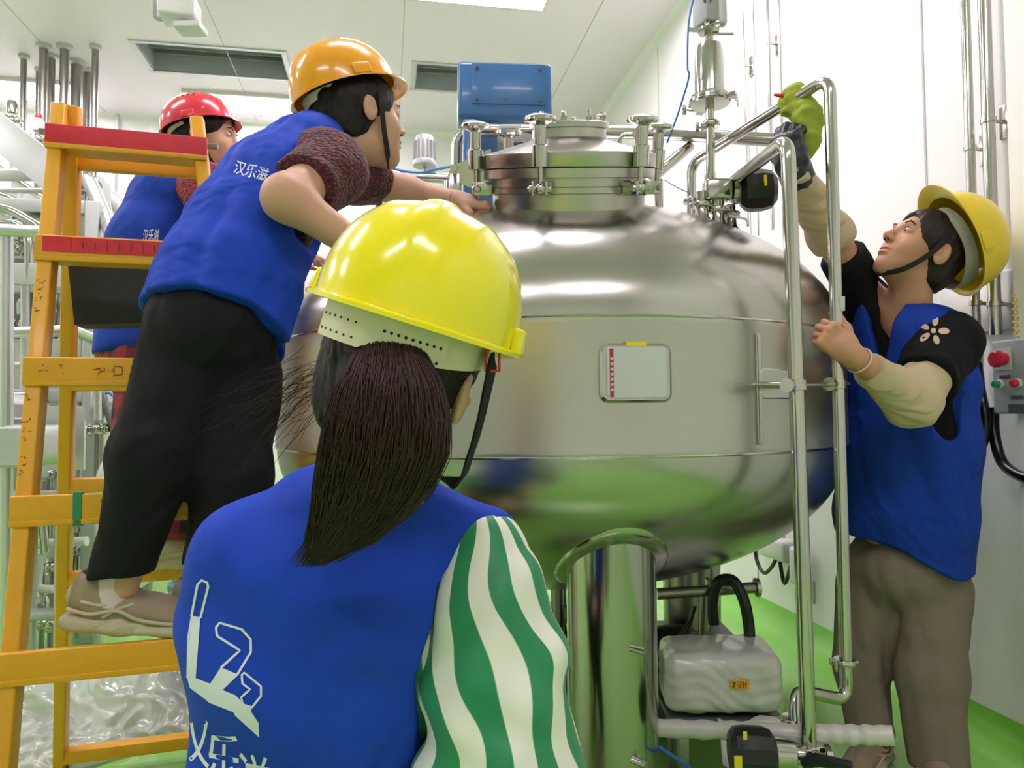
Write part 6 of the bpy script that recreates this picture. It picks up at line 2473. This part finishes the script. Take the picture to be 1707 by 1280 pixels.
# shirt with textured sleeves
sh = U([f_loft([(c, s_, w - .015, h - .012) for c, s_, w, h in stB]), (f_chain([nbB - ZV * .03, srB, srB.lerp(eB, .62)], [.06, .078, .066], .03), .04),
        (f_chain([nbB - ZV * .03, slB, slB.lerp(elB, .42)], [.06, .070, .058], .03), .04)])
sh = CUT(sh, f_cone(nbB, nbB + (nbB - stB[4][0]) * 2.5, .058, .07), .006)
dv = (eB - srB).normalized()
sh = INT(sh, lambda Q: np.where(np.linalg.norm(Q - A3(eB), axis=1) < .30, (Q - A3(srB.lerp(eB, .60))) @ A3(dv), -1.0), .004)
sh = INT(sh, f_plane(slB.lerp(elB, .48), elB - slB), .004)
sh = INT(sh, f_plane(stB[1][0], stB[0][0] - stB[1][0]), .004)
lo, hi = bounds([c for c, *_ in stB] + [srB, slB, eB, nbB], .16)
sdf_obj('knit_shirt', WR(sh, .002, 40, 2), lo, hi, .006, M['sweater_maroon'], pB)
# vest
f = U([f_loft(stB), (f_cone(P(520, 258, 1.72), P(522, 262, 1.66), .078, .070), .04), (f_cone(P(520, 250, 1.72), slB, .062, .055), .03)], .04)
f = CUT(f, f_chain([P(553, 262, 1.50), P(552, 330, 1.52), P(560, 395, 1.56)], [.088, .098, .070], .03), .003)
f = CUT(f, f_chain([slB + CR * .03 + CF * .02, slB + CR * .12 + ZV * .0], [.07, .09], .03), .003)
f = CUT(f, f_cone(nbB, nbB + (nbB - stB[4][0]) * 2.5, .062, .08), .006)
f = INT(f, f_plane(P(358, 542, 1.50), (stB[0][0] - stB[2][0])), .004)
f = WR(WR(f, .0034, 30, 21, stB[3][0] - stB[0][0]), .0006, 60, 9)
lo, hi = bounds([c for c, *_ in stB] + [nbB, slB], .2)
vB, VV, VF = sdf_obj('vest', f, lo, hi, .005, M['vest'], pB)
decal('vest_lettering', flat_poly(None, None, [('\u6c49\u4e50\u6ecb', lambda u, v: (388 + u * 19 + v * 7, 286 - v * 24 + u * 5.2))]), (VV, VF), M['print'], vB, .0015)
# hair bun and cap
f = U([hb_.hair(low=-.06, seed=3), (f_ell(hb_.H(0, -.105, -.045), (.030, .034, .026), hb_.ax), .02)])
lo, hi = bounds([hb_.H(-.1, -.15, -.1), hb_.H(.1, .1, .14), hb_.H(.1, -.15, .14), hb_.H(-.1, .1, -.1)], .02)
sdf_obj('hair', f, lo, hi, .0045, M['hair_black'], pB)
hatB, hx = hard_hat(pB, P(576, 158, 1.76), CR * .80 + CF * .58 + ZV * .36, (ZV - CR * .34 - CF * .1), M['helmet_o'], .96, band=None, visor=.022)
sp_ = spline([hb_.H(.080, .020, .045), hb_.H(.084, .018, .0), hb_.H(.074, .022, -.05), hb_.H(.045, .04, -.09), hb_.H(0, .062, -.106)], 8)
ribbon(sp_, .012, .003, hb_.X, 'chin_strap', M['strap'], hatB)
# shoes and socks
s1 = shoe(pB, P(116, 1044, 1.375), (CR * .97 + CF * .15 - ZV * .11), (ZV + CR * .11), .25, seed=1)
MB().tube([P(200, 945, 1.378), P(190, 1005, 1.378)], [.034, .033], 20).build('sock', M['sock'], pB)
s2 = shoe(pB, P(286, 1052, 1.43), (CR * .95 + CF * .32 - ZV * .02), ZV, .245, seed=2)

# ================================================================ worker behind the ladder, red hard hat
pC = empty('person', P(275, 955, 1.96), 'person in red hard hat and blue vest behind the ladder, seen in profile, plaid trousers', 'person')
CFd = (CR * .95 + CF * .25)
CS = (CR * .25 - CF * .95).normalized()
hc_ = Head(P(343, 234, 2.36), CR * .96 + CF * .10 - ZV * .04, ZV, .95)
stC = [(P(226, 590, 2.12), CS, .13, .115), (P(238, 510, 2.18), CS, .14, .12), (P(262, 420, 2.24), CS, .165, .135), (P(292, 345, 2.30), CS, .175, .125), (P(308, 300, 2.33), CS, .14, .09)]
nbC = P(322, 285, 2.34)
srC, erC, wrC = P(352, 318, 2.18), P(372, 400, 2.12), P(470, 420, 2.15)
slC, elC, wlC = P(330, 315, 2.50), P(420, 360, 2.52), P(500, 380, 2.55)
hpC, knC, anC = P(238, 620, 2.08), P(228, 760, 1.99), P(268, 905, 1.98)
hqC, kqC, aqC = P(245, 610, 2.18), P(300, 760, 2.10), P(335, 905, 2.02)
c1f, c1p = hand_fns(wrC, CR, ZV, -CF * -1, (25, 30, 20), .95)
skC = U([hc_.skin(), (f_cone(hc_.H(0, -.02, -.055), nbC, .048, .054), .03), (f_loft([(c, s_, w - .055, h - .045) for c, s_, w, h in stC]), .03),
         (f_chain([nbC, srC, erC, wrC], [.05, .048, .040, .026], .03), .03), (f_chain([nbC, slC, elC, wlC], [.05, .048, .040, .027], .03), .03),
         (f_chain([hpC, knC, anC], [.055, .045, .034], .03), .02), (f_chain([hqC, kqC, aqC], [.055, .045, .034], .03), .02)] + c1f)
hl, hh = bounds([hc_.H(-.1, -.12, -.13), hc_.H(.1, .13, .14), hc_.H(-.1, .13, -.13), hc_.H(.1, -.12, .14)], .01)
lo, hi = bounds([c for c, *_ in stC] + [hc_.c, erC, wrC, wlC, anC, aqC], .16)
bodyC = multi_obj('body', skC, [(lo, hi, .010, [(hl, hh)]), (hl, hh, .0042, None)], M['skin_b'], pC)
hc_.eyes(bodyC)
f = U([(f_ell(P(234, 600, 2.12), (.12, .11, .10), (CS, CFd.normalized(), ZV)), .05), (f_chain([hpC, knC, anC], [.075, .062, .055], .03), .05), (f_chain([hqC, kqC, aqC], [.08, .07, .060], .03), .05)])
f = INT(f, f_plane(P(262, 893, 1.98), -ZV), .004)
lo, hi = bounds([hpC, hqC, knC, kqC, anC, aqC], .16)
sdf_obj('plaid_trousers', WR(f, .004, 36, 7, ZV), lo, hi, .009, M['plaid'], pC)
sh = U([f_loft([(c, s_, w - .015, h - .012) for c, s_, w, h in stC]), (f_chain([nbC - ZV * .03, srC, erC], [.062, .078, .062], .03), .04), (f_chain([nbC - ZV * .03, slC, slC.lerp(elC, .6)], [.06, .07, .055], .03), .04)])
sh = CUT(sh, f_cone(nbC + ZV * .01, nbC + ZV * .15, .055, .07), .006)
lo, hi = bounds([c for c, *_ in stC] + [srC, slC, erC, elC], .16)
sdf_obj('knit_shirt', WR(sh, .002, 40, 3), lo, hi, .007, M['sweater_red'], pC)
f = U([f_loft(stC), (f_cone(P(308, 300, 2.33), P(318, 305, 2.45), .07, .06), .04)], .04)
f = CUT(f, f_chain([P(356, 315, 2.10), P(352, 395, 2.08)], [.090, .095], .03), .003)
f = CUT(f, f_cone(nbC + ZV * .01, nbC + ZV * .15, .06, .08), .006)
f = INT(f, f_plane(P(226, 592, 2.12), -ZV), .004)
lo, hi = bounds([c for c, *_ in stC] + [nbC], .2)
vC, VV, VF = sdf_obj('vest', WR(f, .002, 20, 31, ZV), lo, hi, .007, M['vest_shaded'], pC)
decal('vest_lettering', flat_poly(None, None, [('\u6c49\u4e50\u6ecb', lambda u, v: (237 + u * 9 + v * 3, 402 - v * 24 + u * 0))]), (VV, VF), M['print'], vC, .002)
f = U([hc_.hair(low=-.07, seed=5), (f_chain([hc_.H(0, -.10, -.02), hc_.H(0, -.12, -.09), hc_.H(0, -.11, -.15)], [.02, .018, .006], .01), .02)])
lo, hi = bounds([hc_.H(-.1, -.15, -.17), hc_.H(.1, .1, .14), hc_.H(.1, -.15, .14), hc_.H(-.1, .1, -.17)], .02)
sdf_obj('hair', f, lo, hi, .0055, M['hair_black'], pC)
hatC, hx = hard_hat(pC, P(331, 214, 2.36), CR * .96 + CF * .10 + ZV * .24, (ZV - CR * .14), M['helmet_r'], .84, band=None, vents=True, visor=.014)
ribbon(spline([hc_.H(.080, .020, .045), hc_.H(.084, .018, .0), hc_.H(.074, .022, -.05), hc_.H(.045, .04, -.09), hc_.H(0, .062, -.106)], 8), .010, .003, hc_.X, 'chin_strap', M['strap'], hatC)
shoe(pC, P(243, 948, 1.97), (CR * .9 + CF * .3), ZV, .235, seed=4, m=M['sole'])
shoe(pC, P(316, 950, 2.02), (CR * .9 + CF * .3), ZV, .235, seed=5, m=M['sole'])

# ================================================================ worker at the right, looking up
dfoot = P(1450, 1262, 2.06)
pD = empty('person', (dfoot.x, dfoot.y, 0), 'person at the right in mustard yellow hard hat, looking up, one arm raised', 'person')
DFd = (-CR * .78 - CF * .62).normalized()
DS = (CR * .62 - CF * .78).normalized()     # towards her left side, nearer the camera
hd = Head(P(1533, 425, 2.02), (-RT * .79 + UP * .56 - FW * .14), (RT * .60 + UP * .78), 1.04)
stD = [(P(1506, 950, 2.08), DS, .172, .142), (P(1506, 860, 2.08), DS, .180, .148), (P(1512, 740, 2.06), DS, .185, .145), (P(1512, 640, 2.06), DS, .175, .130), (P(1510, 560, 2.06), DS, .150, .100)]
nbD = P(1515, 525, 2.06)
slD, elD, wlD = P(1578, 575, 1.96), P(1520, 668, 1.80), P(1418, 590, 1.695)
srD, erD, wrD = P(1445, 500, 2.14), P(1384, 392, 2.02), P(1322, 282, 1.80)
hand_D = P(1385, 540, 1.69)
pipe_d = 1.724
dl_f, dl_p = hand_fns(wlD, (-RT * .74 + UP * .64 + FW * .04), (-FW * .98 - RT * .1), (RT * .62 + UP * .74), s=.92,
                      curls=[(66, 82, 45), (70, 84, 45), (74, 84, 45), (78, 84, 45)], thumb=(.72, .62, -.42), thumb_curl=18)
gl_f, gl_p = hand_fns(wrD, (-RT * .20 + UP * .97 + FW * .02), (-RT * .80 - FW * .6), (FW * .85 - RT * .6), s=1.0,
                      curls=[(40, 60, 45), (42, 62, 45), (46, 64, 45), (50, 66, 45)], thumb=(.7, .5, -.4), thumb_curl=15)
l1, l2 = P(1553, 985, 2.06), P(1550, 1120, 2.03)
la = Vector((P(1568, 1290, 1.98).x, P(1568, 1290, 1.98).y, .09))
m1_, m2_ = P(1452, 985, 2.14), P(1434, 1110, 2.14)
ma = Vector((P(1452, 1240, 2.10).x, P(1452, 1240, 2.10).y, .09))
skD = U([hd.skin(), (f_cone(hd.H(0, -.015, -.055), nbD - ZV * .02, .052, .058), .035), (f_loft([(c, s_, w - .055, h - .05) for c, s_, w, h in stD]), .03),
         (f_chain([nbD - ZV * .03, slD, elD, wlD], [.05, .050, .043, .026], .03), .03), (f_chain([nbD - ZV * .03, srD, erD, wrD], [.05, .050, .042, .028], .03), .03),
         (f_chain([l1, l2, la], [.06, .048, .035], .03), .02), (f_chain([m1_, m2_, ma], [.06, .048, .035], .03), .02)] + dl_f + gl_f)
hl, hh = bounds([hd.H(-.1, -.12, -.13), hd.H(.1, .13, .14), hd.H(-.1, .13, -.13), hd.H(.1, -.12, .14)], .012)
b1, b2 = bounds(dl_p, .022), bounds(gl_p, .02)
lo, hi = bounds([c for c, *_ in stD] + [hd.c, wlD, wrD, srD, slD, la, ma], .17)
bodyD = multi_obj('body', skD, [(lo, hi, .009, [(hl, hh), b1, b2]), (hl, hh, .0030, None), (b1[0], b1[1], .0026, None), (b2[0], b2[1], .0035, None)], M['skin_d'], pD)
hd.eyes(bodyD)
# nails
f = U([(f_ell(P(1500, 945, 2.08), (.145, .125, .11), (DS, DFd, ZV)), .05), (f_chain([l1, l2, Vector((la.x, la.y, .03))], [.104, .090, .072], .03), .03), (f_chain([m1_, m2_, Vector((ma.x, ma.y, .10))], [.098, .070, .064], .03), .03)])
f = INT(f, f_plane((0, 0, .045), -ZV), .004)
f = INT(f, f_plane(P(1510, 860, 2.08), ZV), .004)
lo, hi = bounds([l1, la, m1_, ma, stD[1][0]], .17)
sdf_obj('trousers', WR(f, .0030, 34, 13, ZV), lo, hi, .0065, M['trouser_grey'], pD)
# black T-shirt
sh = U([f_loft([(c, s_, w - .016, h - .014) for c, s_, w, h in stD]), (f_chain([nbD - ZV * .04, slD, slD.lerp(elD, .70)], [.058, .082, .076], .03), .04),
        (f_chain([nbD - ZV * .04, srD, srD.lerp(erD, .66)], [.058, .072, .062], .03), .04)])
sh = INT(sh, f_plane(srD.lerp(erD, .70), erD - srD), .004)
sh = INT(sh, f_plane(P(1506, 870, 2.08), -ZV), .004)
dvD = (elD - slD).normalized()
sh = INT(sh, lambda Q: np.where(np.linalg.norm(Q - A3(elD), axis=1) < .17, (Q - A3(slD.lerp(elD, .66))) @ A3(dvD), -1.0), .004)
sh = CUT(sh, f_cone(nbD + ZV * .0 + DFd * .02, nbD + ZV * .2, .075, .09), .006)
sh = CUT(sh, f_ell(nbD + DFd * .08 - ZV * .03, (.05, .06, .06), (DS, DFd, ZV)), .006)
lo, hi = bounds([c for c, *_ in stD] + [srD, slD, erD, elD, nbD], .16)
tD, TV, TF = sdf_obj('t_shirt', WR(sh, .002, 36, 3), lo, hi, .006, M['black_cloth'], pD)
# daisy cut-outs on the sleeve
petals = []
cx, cy = 1556, 551
for k, (a, r1, r2, w_) in enumerate(((-78, 8, 24, 5), (2, 8, 27, 5.5), (72, 8, 24, 5), (143, 8, 28, 5), (205, 8, 26, 4.5))):
    a = math.radians(a)
    ux, uy = math.cos(a), math.sin(a)
    pl = []
    for j in range(16):
        w = 2 * math.pi * j / 16
        rr = (r1 + r2) / 2 + (r2 - r1) / 2 * math.cos(w)
        ll = w_ * math.sin(w)
        pl.append((cx + ux * rr - uy * ll, cy + uy * rr + ux * ll))
    petals.append(pl)
petals.append([(cx + 4.5 * math.cos(j * .4488), cy + 4.5 * math.sin(j * .4488)) for j in range(14)])
decal('flower_pattern', flat_poly(petals), (TV, TF), M['sleeve_beige'], tD, .004)
# vest with deep armhole and V neck
f = U([f_loft(stD), (f_cone(P(1510, 545, 2.06), slD - DS * .03 + ZV * .012, .070, .078), .05), (f_cone(P(1500, 545, 2.06), srD + DS * .03 - ZV * .01, .075, .078), .05)], .05)
f = CUT(f, f_chain([P(1586, 600, 1.80), P(1590, 655, 1.83), P(1578, 715, 1.90)], [.098, .088, .030], .03), .003)
f = CUT(f, f_chain([srD + (erD - srD) * .35, erD], [.078, .09], .03), .003)
f = CUT(f, f_cone(nbD + ZV * .0, nbD + ZV * .2, .082, .10), .006)
# V opening: wedge in the chest
vq = stD[3][0] + DFd * .13 + ZV * .03
vk = nbD + DFd * .06


def f_vneck(Q):
    w = Q - A3(vq)
    z = w[:, 2]
    s = np.abs(w @ A3(DS) + .020)
    fr = w @ A3(DFd)
    return np.maximum(np.maximum(s - .042 * np.clip(z / .14, 0, 1.4), -(fr + .12)), -z)


f = CUT(f, f_vneck, .003)


def hemD(Q):
    w = Q - A3(P(1512, 940, 2.08))
    u = w @ A3(CR)
    return -(w[:, 2] - .05 * np.cos(u * 12 - 1.0) * -1 - .04 + .0)


f = INT(f, hemD, .004)
f = WR(WR(f, .0028, 26, 41, ZV), .0006, 60, 19)
lo, hi = bounds([c for c, *_ in stD] + [nbD, slD, srD], .2)
vD, VV, VF = sdf_obj('vest', f, lo, hi, .005, M['vest_shaded'], pD)
# arm sleeves
wv_, ev = wlD, elD
f = f_chain([wlD.lerp(elD, .30), elD, elD.lerp(slD, .42)], [.038, .064, .060], .03)
f = INT(f, f_plane(wlD.lerp(elD, .30), wlD - elD), .004)
dvl = (slD - elD).normalized()
f = INT(f, lambda Q: np.where(np.linalg.norm(Q - A3(slD), axis=1) < .2, (Q - A3(elD.lerp(slD, .45))) @ A3(dvl), -1.0), .004)
f = U([WR(f, .0016, 60, 3), (f_chain([elD.lerp(slD, .42)] * 2, [.062, .062]), .01)]) if False else WR(f, .0018, 60, 3)
lo, hi = bounds([wlD, elD, slD], .09)
sL, SV, SF = sdf_obj('arm_sleeve', f, lo, hi, .0045, M['sleeve_beige'], pD)
decal('sleeve_hole', flat_poly([[(1448 + 9 * math.cos(j * .45) * .7 + 4 * math.sin(j * .45), 606 + 9 * math.sin(j * .45) * -1 + 2) for j in range(14)]]), (SV, SF), M['skin_d'], sL, .0012)
# rolled upper hem
q = elD.lerp(slD, .45)
MB().ring(q, dvl, .060, .0045, 36, 8).build('rolled_hem', M['sleeve_beige'], sL)
f = f_chain([wrD.lerp(erD, .02), erD, erD.lerp(srD, .10)], [.037, .056, .056], .03)
f = INT(f, f_plane(wrD.lerp(erD, .02), wrD - erD), .004)
f = INT(f, f_plane(erD.lerp(srD, .12), srD - erD), .004)
lo, hi = bounds([wrD, erD, srD], .08)
sR, _, _ = sdf_obj('arm_sleeve', WR(f, .0022, 50, 8), lo, hi, .0045, M['sleeve_beige'], pD)
# bracelet
q = wlD.lerp(elD, .13)
MB().ring(q, elD - wlD, .0315, .0022, 40, 8).build('bracelet', mat('pearl_bracelet', (232, 214, 190), .25), pD)
# black glove over the raised hand
f = U([(OFF(g, .0022), k) for g, k in gl_f] + [(f_cone(wrD - (wrD - erD).normalized() * .035, wrD + UP * .02, .041, .034), .02)])
f = INT(f, f_plane(wrD.lerp(erD, .14), erD - wrD), .003)
lo, hi = bounds(gl_p + [wrD.lerp(erD, .2)], .05)
sdf_obj('glove', WR(f, .0009, 110, 6), lo, hi, .0032, M['glove'], pD)
# hair
f = hd.hair(low=-.070, seed=9)
lo, hi = bounds([hd.H(-.1, -.13, -.1), hd.H(.1, .1, .14), hd.H(.1, -.13, .14), hd.H(-.1, .1, -.1)], .02)
sdf_obj('hair', f, lo, hi, .004, M['hair_d'], pD)
hatUp = (RT * .925 + UP * .375 - FW * .02)
hatD, hx = hard_hat(pD, P(1590, 408, 2.02), (-RT * .37 + UP * .92 - FW * .12), hatUp, M['helmet_y2'], 1.02, band='band_g', visor=.03)
ribbon(spline([hd.H(-.082, .005, .050), hd.H(-.086, .012, .022), hd.H(-.080, .024, -.03), hd.H(-.055, .045, -.085), hd.H(0, .066, -.112)], 8), .014, .003, -hd.X, 'chin_strap', M['strap'], hatD)
# sneakers
shoe(pD, Vector((ma.x, ma.y, .002)) - DFd * .04 + CR * .01, (DFd + CR * .1), ZV, .25, seed=7)
shoe(pD, Vector((la.x, la.y, .002)) - DFd * .04, (DFd + CR * .2), ZV, .25, seed=8)

# green cloth wrapped over the pipe
cpts = [P(1306, 186, 1.85), P(1310, 172, 1.85), P(1326, 160, 1.84), P(1344, 180, 1.825), P(1350, 208, 1.825), P(1349, 238, 1.825), P(1343, 262, 1.825)]
f = f_chain(cpts, [.010, .014, .018, .018, .018, .016, .007], .02)
g = f_loft([(P(1326, 160, 1.84), CF, .03, .020), (P(1344, 195, 1.83), CF, .034, .026), (P(1346, 232, 1.83), CF, .032, .022), (P(1341, 256, 1.83), CF, .016, .012)])
lo, hi = bounds(cpts, .06)
cO, _, _ = sdf_obj('cleaning_cloth', WR(U([f, (g, .02)]), .0025, 60, 5), lo, hi, .0038, M['cloth_green'])
tag(cO, 'lime green cleaning cloth held over the pipe by the black gloved hand', 'cloth')
MB().tube([P(1290, 158, 1.83), P(1306, 160, 1.83)], [.003, .006], 8).build('red_tag', M['red_plastic'], cO)
tis = MB().box(P(1404, 506, 1.712), (.012, .006, .035), (RT, FW, UP), .002).build('tissue', M['label_white'])
tag(tis, 'small white tissue pinched by the bare hand on the right pipe', 'tissue')

# ---------------------------------------------------------------- repeats share a group
GR = {'ceiling_light': 'light panels on the ceiling', 'ceiling_vent': 'recessed vents in the ceiling', 'drop_pipe': 'drop pipes hung from the ceiling at the left',
      'wall_pipe': 'pipes on the right wall', 'small_valve': 'small valves on the left pipe skid', 'riser_pipe': 'upright riser pipes of the left skid',
      'skid_pipe': 'pipes running through the left skid', 'cabinet': 'grey cabinets of the left skid', 'process_vessel': 'steel vessels of the left skid',
      'pipe_rack': 'steel racks of the left skid', 'wall_hose': 'black hoses on the right wall', 'person': 'workers round the tank',
      'guard_rail': 'guard rails of the left skid', 'slanted_pipe': 'slanted pale pipes behind the ladder', 'diagonal_brace': 'diagonal braces of the left skid',
      'post_pipe': 'round posts at the left edge', 'level_beam': 'flat beams of the left skid', 'air_hose': 'thin blue air hoses'}
for o in bpy.data.objects:
    if o.parent is None and o.get('label') and 'group' not in o.keys():
        b_ = o.name.split('.')[0]
        if b_ in GR:
            o['group'] = GR[b_]
